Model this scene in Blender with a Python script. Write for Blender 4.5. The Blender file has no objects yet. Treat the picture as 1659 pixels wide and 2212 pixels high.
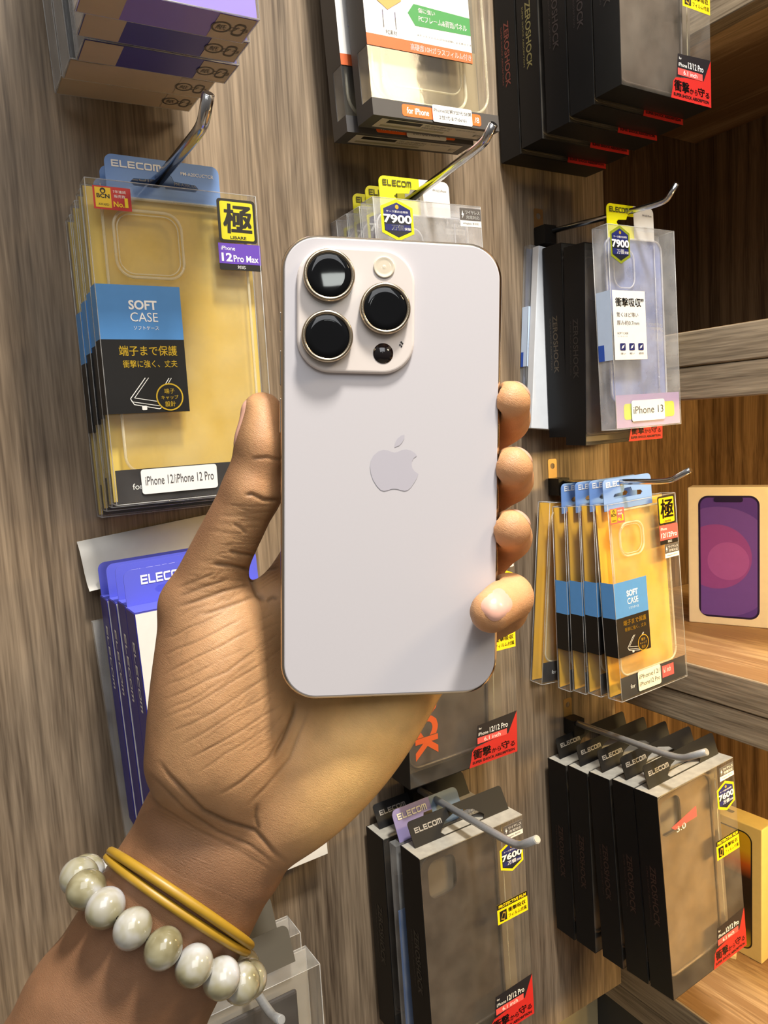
import bpy, math, random
import numpy as np
from mathutils import Vector, Matrix, Euler

random.seed(7)
SC = bpy.context.scene
COL = SC.collection
HZ = 1.40                                    # eye height above the floor

# ------------------------------------------------------------------ camera
F = 1600.0; CX, CY = 829.5, 1106.0           # focal length and centre in 1659x2212 pixels
MW = np.array([[0.8468431889501763, -0.1053043243258078, 0.5213133535667209],
               [-0.528912442597461, -0.06399840555429277, 0.8462599081559375],
               [-0.055751604409949744, -0.9923785584971057, -0.1098933812425622]])
cam_d = bpy.data.cameras.new('camera')
cam_d.sensor_fit = 'HORIZONTAL'; cam_d.sensor_width = 36.0
cam_d.lens = F / 1659.0 * 36.0
cam_d.clip_start = 0.01; cam_d.clip_end = 60
cam = bpy.data.objects.new('camera', cam_d); COL.objects.link(cam)
R3 = Matrix([[MW[i][0], -MW[i][1], -MW[i][2]] for i in range(3)])
cam.matrix_world = Matrix.Translation((0, 0, HZ)) @ R3.to_4x4()
SC.camera = cam

# ------------------------------------------------------------------ light, world, exposure
SC.view_settings.view_transform = 'Standard'
SC.view_settings.look = 'None'
SC.view_settings.exposure = 0.0
SC.view_settings.gamma = 1.0
SC.view_settings.use_curve_mapping = False
SC.cycles.use_denoising = True
SC.cycles.max_bounces = 10
SC.cycles.transparent_max_bounces = 40
SC.cycles.sample_clamp_indirect = 4.0
SC.cycles.caustics_reflective = False
SC.cycles.caustics_refractive = False

W = bpy.data.worlds.new('shop_air'); SC.world = W; W.use_nodes = True
wn = W.node_tree.nodes; wl = W.node_tree.links
bg = wn['Background']; bg.inputs['Strength'].default_value = 0.36
tcw = wn.new('ShaderNodeTexCoord'); sepw = wn.new('ShaderNodeSeparateXYZ'); rmp = wn.new('ShaderNodeValToRGB')
mrw = wn.new('ShaderNodeMapRange'); mrw.inputs[1].default_value = -1; mrw.inputs[2].default_value = 1
wl.new(tcw.outputs['Generated'], sepw.inputs[0]); wl.new(sepw.outputs[2], mrw.inputs[0])
wl.new(mrw.outputs[0], rmp.inputs[0]); wl.new(rmp.outputs[0], bg.inputs['Color'])
rmp.color_ramp.elements[0].color = (0.10, 0.085, 0.07, 1); rmp.color_ramp.elements[1].color = (1.0, 0.98, 0.94, 1)
e = rmp.color_ramp.elements.new(0.5); e.color = (0.50, 0.46, 0.42, 1)

def area(name, loc, target, size, power, color, size_y=None):
    d = bpy.data.lights.new(name, 'AREA'); d.energy = power; d.color = color
    d.shape = 'RECTANGLE' if size_y else 'SQUARE'; d.size = size
    if size_y: d.size_y = size_y
    o = bpy.data.objects.new(name, d); COL.objects.link(o)
    o.location = loc
    o.rotation_euler = (Vector(target) - Vector(loc)).to_track_quat('-Z', 'Y').to_euler()
    return o
area('ceiling_downlight', (0.26, -0.22, HZ + 1.25), (0.28, 0.40, HZ - 0.2), 0.16, 37.0, (1.0, 0.95, 0.86))
area('soft_fill', (-0.25, -0.9, HZ + 1.2), (0.2, 0.3, HZ), 1.2, 16.5, (0.97, 0.98, 1.0))  # added soft frontal fill for the room's ambient light
area('far_shop_lamp', (-0.343, -1.246, HZ + 0.524), (0.115, 0.211, HZ + 0.05), 0.085, 0.16, (0.95, 1.0, 0.95), 0.045)
area('warm_palm_fill', (1.0, -0.75, HZ + 0.9), (0.2, 0.25, HZ - 0.1), 0.25, 8.0, (1.0, 0.78, 0.48))  # added warm lamp, brightens the right side of the palm
area('shelf_led_strip_middle', (0.74, 0.12, HZ + 0.030), (0.80, 0.60, HZ - 0.17), 0.26, 4.5, (1.0, 0.69, 0.27), 0.05)
area('shelf_led_strip_lower', (0.74, 0.12, HZ - 0.300), (0.80, 0.60, HZ - 0.55), 0.26, 4.5, (1.0, 0.69, 0.27), 0.05)

# ------------------------------------------------------------------ pixel helpers (photo measurements -> places)
def ray(px): return MW @ np.array([(px[0] - CX) / F, (px[1] - CY) / F, 1.0])
def at_y(px, y):
    v = ray(px); v = v * (y / v[1]); return Vector((v[0], v[1], v[2] + HZ))
def at_x(px, x):
    v = ray(px); v = v * (x / v[0]); return Vector((v[0], v[1], v[2] + HZ))

# ------------------------------------------------------------------ materials
_M = {}
def lin(c): return tuple(((v / 255) / 12.92 if v / 255 <= 0.04045 else ((v / 255 + 0.055) / 1.055) ** 2.4) for v in c)
def nt_new(name):
    m = bpy.data.materials.new(name); m.use_nodes = True
    return m, m.node_tree.nodes, m.node_tree.links, m.node_tree.nodes['Principled BSDF']
def pm(name, rgb=(128, 128, 128), rough=0.45, metal=0.0, var=0.06, scale=120.0, spec=0.5, coat=0.0, bump=0.0):
    """plain procedural material: colour with a little noise mottling"""
    if name in _M: return _M[name]
    m, n, l, b = nt_new(name)
    c = lin(rgb)
    tc = n.new('ShaderNodeTexCoord'); no = n.new('ShaderNodeTexNoise'); no.inputs['Scale'].default_value = scale
    no.inputs['Detail'].default_value = 4
    mx = n.new('ShaderNodeMix'); mx.data_type = 'RGBA'
    mx.inputs[6].default_value = (*[v * (1 - var) for v in c], 1); mx.inputs[7].default_value = (*[min(1, v * (1 + var)) for v in c], 1)
    l.new(tc.outputs['Object'], no.inputs['Vector']); l.new(no.outputs['Fac'], mx.inputs[0]); l.new(mx.outputs[2], b.inputs['Base Color'])
    b.inputs['Roughness'].default_value = rough; b.inputs['Metallic'].default_value = metal
    b.inputs['Specular IOR Level'].default_value = spec; b.inputs['Coat Weight'].default_value = coat
    if bump:
        bp = n.new('ShaderNodeBump'); bp.inputs['Strength'].default_value = bump; bp.inputs['Distance'].default_value = 0.0004
        l.new(no.outputs['Fac'], bp.inputs['Height']); l.new(bp.outputs[0], b.inputs['Normal'])
    _M[name] = m; return m
def clear(name, tint=(0.97, 0.97, 0.96), haze=0.06, rough=0.08, hazecol=(0.75, 0.75, 0.74), boost=1.0):
    """thin clear plastic sheet: see-through, fresnel gloss and a little milky scatter"""
    if name in _M: return _M[name]
    m, n, l, b = nt_new(name); n.remove(b); out = n['Material Output']
    t = n.new('ShaderNodeBsdfTransparent'); t.inputs[0].default_value = (*tint, 1)
    g = n.new('ShaderNodeBsdfGlossy'); g.inputs['Roughness'].default_value = rough
    d = n.new('ShaderNodeBsdfDiffuse'); d.inputs[0].default_value = (*hazecol, 1)
    tc = n.new('ShaderNodeTexCoord'); no = n.new('ShaderNodeTexNoise'); no.inputs['Scale'].default_value = 35; no.inputs['Detail'].default_value = 5
    l.new(tc.outputs['Object'], no.inputs['Vector'])
    mr = n.new('ShaderNodeMapRange'); mr.inputs[1].default_value = 0.3; mr.inputs[2].default_value = 0.7
    mr.inputs[3].default_value = haze * 0.5; mr.inputs[4].default_value = haze * 1.5
    l.new(no.outputs['Fac'], mr.inputs[0])
    bp = n.new('ShaderNodeBump'); bp.inputs['Strength'].default_value = 0.06; bp.inputs['Distance'].default_value = 0.002
    l.new(no.outputs['Fac'], bp.inputs['Height']); l.new(bp.outputs[0], g.inputs['Normal'])
    m1 = n.new('ShaderNodeMixShader'); l.new(mr.outputs[0], m1.inputs[0]); l.new(t.outputs[0], m1.inputs[1]); l.new(d.outputs[0], m1.inputs[2])
    lw = n.new('ShaderNodeLayerWeight'); lw.inputs['Blend'].default_value = 0.5
    pw = n.new('ShaderNodeMath'); pw.operation = 'POWER'; pw.inputs[1].default_value = 4.0; l.new(lw.outputs['Facing'], pw.inputs[0])
    ma = n.new('ShaderNodeMath'); ma.operation = 'MULTIPLY_ADD'; ma.inputs[1].default_value = 0.55; ma.inputs[2].default_value = 0.035 * boost; l.new(pw.outputs[0], ma.inputs[0])
    m2 = n.new('ShaderNodeMixShader'); l.new(ma.outputs[0], m2.inputs[0]); l.new(m1.outputs[0], m2.inputs[1]); l.new(g.outputs[0], m2.inputs[2])
    l.new(m2.outputs[0], out.inputs['Surface'])
    _M[name] = m; return m
def wood(name, dark, light, axis=2, scale=1.0, rough=0.5, cathedral=0.0, seed=0.0):
    if name in _M: return _M[name]
    m, n, l, b = nt_new(name)
    tc = n.new('ShaderNodeTexCoord'); mp = n.new('ShaderNodeMapping')
    s = [1.0, 1.0, 1.0]; s[axis] = 0.04
    mp.inputs['Scale'].default_value = s; mp.inputs['Location'].default_value = (seed, seed * 1.7, seed * 0.4)
    l.new(tc.outputs['Object'], mp.inputs['Vector'])
    wp = n.new('ShaderNodeTexNoise'); wp.inputs['Scale'].default_value = 3.0; wp.inputs['Detail'].default_value = 2
    l.new(tc.outputs['Object'], wp.inputs['Vector'])
    ad = n.new('ShaderNodeMix'); ad.data_type = 'VECTOR'; ad.inputs[0].default_value = 0.004 + 0.05 * cathedral
    l.new(mp.outputs[0], ad.inputs[4]); l.new(wp.outputs['Color'], ad.inputs[5])
    n1 = n.new('ShaderNodeTexNoise'); n1.inputs['Scale'].default_value = 22 * scale; n1.inputs['Detail'].default_value = 6; n1.inputs['Roughness'].default_value = 0.62
    n2 = n.new('ShaderNodeTexNoise'); n2.inputs['Scale'].default_value = 170 * scale; n2.inputs['Detail'].default_value = 4; n2.inputs['Roughness'].default_value = 0.6
    n3 = n.new('ShaderNodeTexNoise'); n3.inputs['Scale'].default_value = 520 * scale; n3.inputs['Detail'].default_value = 2
    for q in (n1, n2, n3): l.new(ad.outputs[1], q.inputs['Vector'])
    def math2(op, a, bq, k=None):
        q = n.new('ShaderNodeMath'); q.operation = op
        for i, v in enumerate((a, bq)):
            if isinstance(v, (int, float)): q.inputs[i].default_value = v
            else: l.new(v, q.inputs[i])
        return q.outputs[0]
    mixv = math2('ADD', math2('MULTIPLY', n1.outputs['Fac'], 0.36), math2('ADD', math2('MULTIPLY', n2.outputs['Fac'], 0.36), math2('MULTIPLY', n3.outputs['Fac'], 0.28)))
    if cathedral:
        wv = n.new('ShaderNodeTexWave'); wv.wave_type = 'RINGS'; wv.inputs['Scale'].default_value = 14 * scale
        wv.inputs['Distortion'].default_value = 6; wv.inputs['Detail'].default_value = 3; wv.inputs['Detail Scale'].default_value = 1.3
        l.new(mp.outputs[0], wv.inputs['Vector'])
        mixv = math2('ADD', math2('MULTIPLY', mixv, 1 - 0.35 * cathedral), math2('MULTIPLY', wv.outputs['Fac'], 0.22 * cathedral))
    rp = n.new('ShaderNodeValToRGB'); l.new(mixv, rp.inputs[0])
    rp.color_ramp.elements[0].position = 0.36; rp.color_ramp.elements[0].color = (*lin(dark), 1)
    rp.color_ramp.elements[1].position = 0.66; rp.color_ramp.elements[1].color = (*lin(light), 1)
    mp2 = n.new('ShaderNodeMapping'); s2 = [1.0, 1.0, 1.0]; s2[axis] = 0.022; mp2.inputs['Scale'].default_value = s2; l.new(tc.outputs['Object'], mp2.inputs['Vector'])
    n4 = n.new('ShaderNodeTexNoise'); n4.inputs['Scale'].default_value = 330 * scale; n4.inputs['Detail'].default_value = 3; l.new(mp2.outputs[0], n4.inputs['Vector'])
    pore = n.new('ShaderNodeMapRange'); pore.inputs[1].default_value = 0.56; pore.inputs[2].default_value = 0.70; pore.inputs[3].default_value = 1.0; pore.inputs[4].default_value = 0.70; l.new(n4.outputs['Fac'], pore.inputs[0])
    hsv = n.new('ShaderNodeHueSaturation'); l.new(rp.outputs[0], hsv.inputs['Color']); l.new(pore.outputs[0], hsv.inputs['Value'])
    l.new(hsv.outputs[0], b.inputs['Base Color']); b.inputs['Roughness'].default_value = rough; b.inputs['Specular IOR Level'].default_value = 0.3
    bp = n.new('ShaderNodeBump'); bp.inputs['Strength'].default_value = 0.25; bp.inputs['Distance'].default_value = 0.0005
    l.new(n2.outputs['Fac'], bp.inputs['Height']); l.new(bp.outputs[0], b.inputs['Normal'])
    _M[name] = m; return m

WOOD_V = wood('grey_brown_laminate', (74, 60, 47), (162, 142, 118), 2)
WOOD_D = wood('brown_laminate', (88, 66, 46), (172, 140, 102), 2, cathedral=0.5, seed=3.0)
WOOD_H = wood('grey_laminate_edge', (96, 82, 66), (182, 164, 138), 1, scale=1.2)
WOOD_T = wood('shelf_top_laminate', (140, 108, 74), (230, 198, 152), 1, cathedral=1.0, seed=1.0, scale=0.8)
CHROME = pm('chrome', (198, 198, 200), 0.16, 1.0, 0.05, 300)
STEEL = pm('galvanised_steel', (176, 178, 180), 0.36, 0.55, 0.15, 500)
CLEAR = clear('clear_plastic')
CLEARM = clear('milky_clear_plastic', (0.95, 0.95, 0.95), 0.16, 0.12)
CLEARF = clear('clear_plastic_front', (0.98, 0.98, 0.97), 0.035, 0.05)
WHITE = pm('white_print', (236, 236, 234), 0.5)
PAPER = pm('white_paper', (226, 224, 220), 0.6)
BLACK = pm('black_print', (16, 16, 17), 0.4)
BLACKBOX = pm('black_carton', (14, 15, 18), 0.38, var=0.25, scale=60, spec=0.25)
GOLD = pm('gold_foil', (222, 186, 60), 0.32, 0.55)
YELLOW = pm('yellow_print', (246, 214, 16), 0.42)
LIME = pm('lime_yellow_print', (236, 232, 10), 0.42)
RED = pm('red_print', (188, 40, 36), 0.42)
SALMON = pm('salmon_print', (236, 84, 80), 0.42)
ORANGE = pm('orange_print', (240, 104, 34), 0.42)
NAVY = pm('navy_print', (28, 36, 96), 0.42)
SKY = pm('sky_blue_print', (74, 134, 196), 0.42)
VIOLET = pm('violet_print', (92, 58, 168), 0.42)
GREYP = pm('grey_print', (84, 80, 78), 0.42)
GREEN = pm('green_print', (52, 134, 70), 0.45)

# ------------------------------------------------------------------ mesh builder
_TXT = {}
def curve_fill(loops):
    cu = bpy.data.curves.new('tmp', 'CURVE'); cu.dimensions = '2D'; cu.fill_mode = 'BOTH'
    for lp in loops:
        s = cu.splines.new('POLY'); s.points.add(len(lp) - 1)
        for i, p in enumerate(lp): s.points[i].co = (p[0], p[1], 0, 1)
        s.use_cyclic_u = True
    o = bpy.data.objects.new('tmp', cu); me = o.to_mesh()
    v = [(q.co.x, q.co.y) for q in me.vertices]; f = [list(p.vertices) for p in me.polygons]
    o.to_mesh_clear(); bpy.data.objects.remove(o); bpy.data.curves.remove(cu)
    return v, f
def text_shape(s, bold=0.0, space=1.0):
    if any(ord(ch) > 0x2E00 for ch in s): bold = 0.0
    if 'ELECOM' in s: bold = min(bold, 0.012)
    k = (s, bold, space)
    if k in _TXT: return _TXT[k]
    cu = bpy.data.curves.new('tmp', 'FONT'); cu.body = s; cu.size = 1.0; cu.resolution_u = 3; cu.offset = bold; cu.space_character = space
    cu.fill_mode = 'BOTH'
    o = bpy.data.objects.new('tmp', cu); me = o.to_mesh()
    v = [(q.co.x, q.co.y) for q in me.vertices]; f = [list(p.vertices) for p in me.polygons]
    o.to_mesh_clear(); bpy.data.objects.remove(o); bpy.data.curves.remove(cu)
    if v:
        x0 = min(q[0] for q in v); x1 = max(q[0] for q in v); y0 = min(q[1] for q in v); y1 = max(q[1] for q in v)
    else: x0 = y0 = 0; x1 = y1 = 1
    _TXT[k] = (v, f, x0, x1, y0, y1); return _TXT[k]
def rrpts(x0, y0, x1, y1, r, seg=6):
    pts = []
    for cx, cy, a0 in ((x1 - r, y1 - r, 0), (x0 + r, y1 - r, 90), (x0 + r, y0 + r, 180), (x1 - r, y0 + r, 270)):
        for i in range(seg + 1):
            a = math.radians(a0 + 90 * i / seg); pts.append((cx + r * math.cos(a), cy + r * math.sin(a)))
    return pts
def circ(cx, cy, r, n=32): return [(cx + r * math.cos(2 * math.pi * i / n), cy + r * math.sin(2 * math.pi * i / n)) for i in range(n)]

class Fr:
    """a flat working frame on a face of a thing: a = right, b = up, c = out"""
    def __init__(s, O, u, v):
        s.O = Vector(O); s.u = Vector(u); s.v = Vector(v); s.n = s.u.cross(s.v)
    def p(s, a, b, c=0.0): return s.O + s.u * a + s.v * b + s.n * c
def FRONT(): return Fr((0, 0, 0), (1, 0, 0), (0, 0, 1))
def LEFT(D): return Fr((0, D, 0), (0, -1, 0), (0, 0, 1))
def LEFTDOWN(D, x=0.0): return Fr((x, D, 0), (0, 0, -1), (0, -1, 0))      # text that reads downwards on the left side
def BOTTOM(W_, D, H): return Fr((0, D, -H), (1, 0, 0), (0, -1, 0))
def TOPF(W_, D, z=0.0): return Fr((0, 0, z), (1, 0, 0), (0, 1, 0))

class MB:
    def __init__(s): s.v = []; s.f = []; s.mi = []; s.mats = []; s.sm = []
    def m(s, mat):
        if mat not in s.mats: s.mats.append(mat)
        return s.mats.index(mat)
    def face(s, idx, mat, smooth=False): s.f.append(list(idx)); s.mi.append(s.m(mat)); s.sm.append(smooth)
    def poly(s, fr, pts, c, mat):
        b = len(s.v); s.v += [fr.p(x, y, c) for x, y in pts]; s.face(range(b, b + len(pts)), mat); return s
    def rect(s, fr, x0, y0, x1, y1, c, mat): return s.poly(fr, [(x0, y0), (x1, y0), (x1, y1), (x0, y1)], c, mat)
    def rr(s, fr, x0, y0, x1, y1, r, c, mat): return s.poly(fr, rrpts(x0, y0, x1, y1, r), c, mat)
    def disc(s, fr, x, y, r, c, mat): return s.poly(fr, circ(x, y, r), c, mat)
    def fill(s, fr, loops, c, mat, thick=0.0):
        v, f = curve_fill(loops); b = len(s.v); s.v += [fr.p(x, y, c) for x, y in v]
        for q in f: s.face([b + i for i in q], mat)
        if thick:
            b2 = len(s.v); s.v += [fr.p(x, y, c - thick) for x, y in v]
            for q in f: s.face([b2 + i for i in reversed(q)], mat)
            for lp in loops:
                k = len(lp); b3 = len(s.v)
                s.v += [fr.p(x, y, c) for x, y in lp] + [fr.p(x, y, c - thick) for x, y in lp]
                for i in range(k): s.face([b3 + i, b3 + (i + 1) % k, b3 + k + (i + 1) % k, b3 + k + i], mat)
        return s
    def plate(s, fr, pts, c0, c1, mat, side=None):
        """closed slab between offsets c0 and c1"""
        k = len(pts); b = len(s.v)
        s.v += [fr.p(x, y, c1) for x, y in pts] + [fr.p(x, y, c0) for x, y in pts]
        s.face(range(b, b + k), mat); s.face(reversed(range(b + k, b + 2 * k)), mat)
        for i in range(k): s.face([b + i, b + k + i, b + k + (i + 1) % k, b + (i + 1) % k], side or mat)
        return s
    def box(s, x0, x1, y0, y1, z0, z1, mat, skip=''):
        b = len(s.v)
        s.v += [Vector((x, y, z)) for z in (z0, z1) for y in (y0, y1) for x in (x0, x1)]
        for k, q in (('b', (0, 2, 3, 1)), ('t', (4, 5, 7, 6)), ('f', (0, 1, 5, 4)), ('k', (2, 6, 7, 3)), ('l', (0, 4, 6, 2)), ('r', (1, 3, 7, 5))):
            if k not in skip: s.face([b + i for i in q], mat)
        return s
    def text(s, fr, t, x, y, h, c, mat, width=None, bold=0.0, align='L', shear=0.0, space=1.0):
        """h = height of the lettering, width = forced width"""
        if t == 'ELECOM': return s.wordmark(fr, x, y, h, c, mat, width or h * 6.4)
        v, f, x0, x1, y0, y1 = text_shape(t, bold, space)
        if not v: return s
        sy = h / max(y1 - y0, 1e-6); sx = (width / (x1 - x0)) if width else sy
        wd = (x1 - x0) * sx; ox = {'L': 0, 'C': -wd / 2, 'R': -wd}[align]
        kan = bold > 0.004 and any(ord(ch) > 0x2E00 for ch in t)
        for dx, dy in (((-.5, -.5), (.5, -.5), (.5, .5), (-.5, .5)) if kan else ((0, 0),)):
            b = len(s.v)
            s.v += [fr.p(x + ox + (a - x0 + dx * bold * 1.6) * sx + shear * (q - y0) * sy, y + (q - y0 + dy * bold * 1.2) * sy, c) for a, q in v]
            for q in f: s.face([b + i for i in q], mat)
        return s
    def wordmark(s, fr, x, y, h, c, mat, width):
        """squared capitals with rounded outer corners, last letter a wide lower-case m"""
        k = width / 6.62; q = .21
        def bar(a0, b0, a1, b1): s.rect(fr, x + a0 * k, y + b0 * h, x + a1 * k, y + b1 * h, c, mat)
        def ring(a, w, gap=False, legs=0):
            r = .22; out = [(a + px * w, py) for px, py in rrpts(0, 0, 1, 1, r, 4)]
            inn = [(a + px * w, py) for px, py in rrpts(q * .9 / w, q, 1 - q * .9 / w, 1 - q, .10, 3)]
            if gap:
                i0 = [(a + w, 1 - q), (a + w, 1)]
                out = [(a + w, 0), (a + w, q), (a + q + .08, q), (a + q, q + .08), (a + q, 1 - q - .08), (a + q + .08, 1 - q), (a + w, 1 - q), (a + w, 1), (a + .22, 1), (a + .06, .94), (a, .78), (a, .22), (a + .06, .06), (a + .22, 0)]
                inn = None
            pts = lambda L: [(x + u * k, y + v * h) for u, v in L]
            s.fill(fr, [pts(out)] + ([pts(inn)] if inn else []), c, mat)
        for a in (0, 2.16):
            bar(a, 0, a + q, 1); bar(a + q, 0, a + .96, q); bar(a + q, 1 - q, a + .96, 1); bar(a + q, .40, a + .90, .60)
        bar(1.10, 0, 1.10 + q, 1); bar(1.10 + q, 0, 2.02, q)
        ring(3.26, .98, True); ring(4.36, 1.04)
        bar(5.54, 0, 5.54 + q, 1); bar(5.54 + q, 1 - q, 6.44, 1); bar(5.98, 0, 5.98 + q, 1 - q); s.poly(fr, [(x + u * k, y + v * h) for u, v in ((6.41, 0), (6.62, 0), (6.62, .80), (6.56, .94), (6.44, 1), (6.41, .98))], c, mat)
        return s
    def tube(s, path, r, mat, seg=12, caps=True, closed=False):
        P = [Vector(p) for p in path]; n = len(P); rs = r if isinstance(r, (list, tuple)) else [r] * n
        b = len(s.v); ref = None
        for i, p in enumerate(P):
            if closed: t = (P[(i + 1) % n] - P[i - 1])
            else: t = (P[min(i + 1, n - 1)] - P[max(i - 1, 0)])
            t.normalize()
            if ref is None:
                ref = t.orthogonal().normalized()
            ref = (ref - t * ref.dot(t)).normalized(); bi = t.cross(ref)
            for k in range(seg):
                a = 2 * math.pi * k / seg; s.v.append(p + (ref * math.cos(a) + bi * math.sin(a)) * rs[i])
        for i in range(n if closed else n - 1):
            j = (i + 1) % n
            for k in range(seg):
                k2 = (k + 1) % seg
                s.face([b + i * seg + k, b + i * seg + k2, b + j * seg + k2, b + j * seg + k], mat, True)
        if caps and not closed:
            s.face(list(reversed(range(b, b + seg))), mat); s.face(range(b + (n - 1) * seg, b + n * seg), mat)
        return s
    def lathe(s, fr, cx, cy, prof, mat, seg=40, smooth=True):
        """prof: list of (radius, c) from outside in"""
        b = len(s.v)
        for r, c in prof:
            for k in range(seg):
                a = 2 * math.pi * k / seg; s.v.append(fr.p(cx + r * math.cos(a), cy + r * math.sin(a), c))
        for i in range(len(prof) - 1):
            for k in range(seg):
                k2 = (k + 1) % seg; s.face([b + i * seg + k, b + i * seg + k2, b + (i + 1) * seg + k2, b + (i + 1) * seg + k], mat, smooth)
        i = len(prof) - 1; s.face(range(b + i * seg, b + (i + 1) * seg), mat)
        return s
    def build(s, name, parent=None, loc=(0, 0, 0), rot=(0, 0, 0)):
        me = bpy.data.meshes.new(name); me.from_pydata([tuple(v) for v in s.v], [], s.f); me.validate()
        for mt in s.mats: me.materials.append(mt)
        if len(me.polygons) == len(s.f):
            me.polygons.foreach_set('material_index', s.mi); me.polygons.foreach_set('use_smooth', s.sm)
        me.update()
        o = bpy.data.objects.new(name, me); COL.objects.link(o)
        if parent: o.parent = parent
        o.location = loc; o.rotation_euler = rot
        return o
def bevel(o, w, seg=2):
    md = o.modifiers.new('bevel', 'BEVEL'); md.width = w; md.segments = seg; md.limit_method = 'ANGLE'; return o
def tag(o, label, cat, group=None):
    o['label'] = label; o['category'] = cat
    if group: o['group'] = group
    return o
def thing(name, label, cat, loc=(0, 0, 0), rot=(0, 0, 0), group=None):
    o = bpy.data.objects.new(name, None); COL.objects.link(o); o.empty_display_size = 0.02
    o.location = loc; o.rotation_euler = rot
    return tag(o, label, cat, group)
def dup(root, loc, rot, label, skip=()):
    r = root.copy(); COL.objects.link(r); r.location = loc; r.rotation_euler = rot; r['label'] = label
    for ch in list(root.children):
        if ch.name.split('.')[0] in skip: continue
        c = ch.copy(); COL.objects.link(c); c.parent = r
        for g in ch.children:
            d = g.copy(); COL.objects.link(d); d.parent = c
    return r
def struct(o): o['kind'] = 'structure'; return o

# ------------------------------------------------------------------ the setting
WALL_Y = 0.55; XS = 0.640; XB = 0.978; YE = 0.69
# hook wall: a laminate panel that stops above the floor at the right end
b = MB(); b.box(-0.9, 0.627, WALL_Y, WALL_Y + 0.02, HZ - 0.656, HZ + 1.1, WOOD_V)
struct(b.build('wall_back'))
b = MB(); b.box(-0.9, 0.80, WALL_Y + 0.07, WALL_Y + 0.09, 0.0, HZ - 0.45, pm('beige_wall_paint', (196, 180, 140), 0.7))
struct(b.build('wall_lower'))
b = MB(); b.box(0.61, XB, YE, YE + 0.02, HZ - 0.75, HZ + 1.1, WOOD_D)
struct(b.build('wall_end'))
b = MB(); b.box(XB, XB + 0.02, -0.35, YE + 0.02, HZ - 0.75, HZ + 1.1, WOOD_D)
struct(b.build('wall_right'))
b = MB(); b.box(-1.6, 1.4, -1.4, 0.75, -0.02, 0.0, pm('floor_tile', (150, 140, 126), 0.35))
struct(b.build('floor'))
# shelves of the right-hand shelf unit
def shelf(ztop, th, label):
    t = thing('wooden_shelf', label, 'shelf', (XS, YE, HZ + ztop), group=None)
    b = MB(); b.box(0.002, XB - XS - 0.001, -0.96, -0.001, -0.034, 0, WOOD_T); bevel(b.build('shelf_board', t), 0.001)
    b = MB(); b.box(0, 0.018, -0.96, -0.001, -0.0335, -0.0005, WOOD_H); bevel(b.build('edge_strip', t), 0.0012)
    b = MB(); b.box(0.001, 0.022, -0.96, -0.001, -th, -0.0345, WOOD_H); bevel(b.build('front_rail', t), 0.0012)
    return t
shelf(0.412, 0.0675, 'wooden shelf at the top right above the dark empty compartment')
shelf(0.0785, 0.0660, 'grey wooden shelf at eye level behind the upright clear case packs')
shelf(-0.2528, 0.0660, 'wooden shelf carrying the purple phone box')
shelf(-0.640, 0.062, 'lowest wooden shelf carrying the yellow phone box')
b = MB(); b.box(0.0, 0.02, -0.96, 0.0, -0.69, -0.0, pm('dark_plinth_paint', (44, 46, 50), 0.55))
bevel(tag(b.build('plinth_panel', None, (XS + 0.022, YE, HZ - 0.7045)), 'dark grey panel below the lowest wooden shelf', 'panel'), 0.001)

# ------------------------------------------------------------------ shared printed pieces
def euro_tab(b, fr, x0, x1, z0, z1, c, mat, slot=None, mat2=None, split=0.5, r=0.005, thick=0.0006):
    """hanging tab with a euro slot"""
    out = [(x0, z0), (x1, z0)] + [p for p in rrpts(x0, z0 - 0.03, x1, z1, r) if p[1] > z0 + 0.001][:14]
    cx = (x0 + x1) / 2; w = (x1 - x0)
    sz = slot if slot is not None else z0 + 0.35 * (z1 - z0)
    hole = []
    hw = w * 0.27
    prof = [(-hw, -0.0022), (hw, -0.0022), (hw + 0.0022, 0.0), (hw, 0.0022), (0.006, 0.003), (0.0045, 0.0062), (-0.0045, 0.0062), (-0.006, 0.003), (-hw, 0.0022), (-hw - 0.0022, 0.0)]
    hole = [(cx + a, sz + q) for a, q in prof]
    b.fill(fr, [out, hole], c, mat, thick)
    if mat2:
        xs = x0 + split * w
        b.fill(fr, [[(xs, z0), (x1, z0)] + [p for p in rrpts(x0, z0 - 0.03, x1, z1, r) if p[1] > z0 + 0.001][:7] + [(xs, z1)],
                    [(max(xs + 0.0002, q[0]), q[1]) for q in hole if q[0] >= cx - 0.001] + [(max(xs + 0.0002, cx - 0.001), sz - 0.0022)]] if split < 0.5 else
               [[(xs, z0), (x1, z0)] + [p for p in rrpts(x0, z0 - 0.03, x1, z1, r) if p[1] > z0 + 0.001][:7] + [(xs, z1)]], c + 0.0002, mat2)

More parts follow.
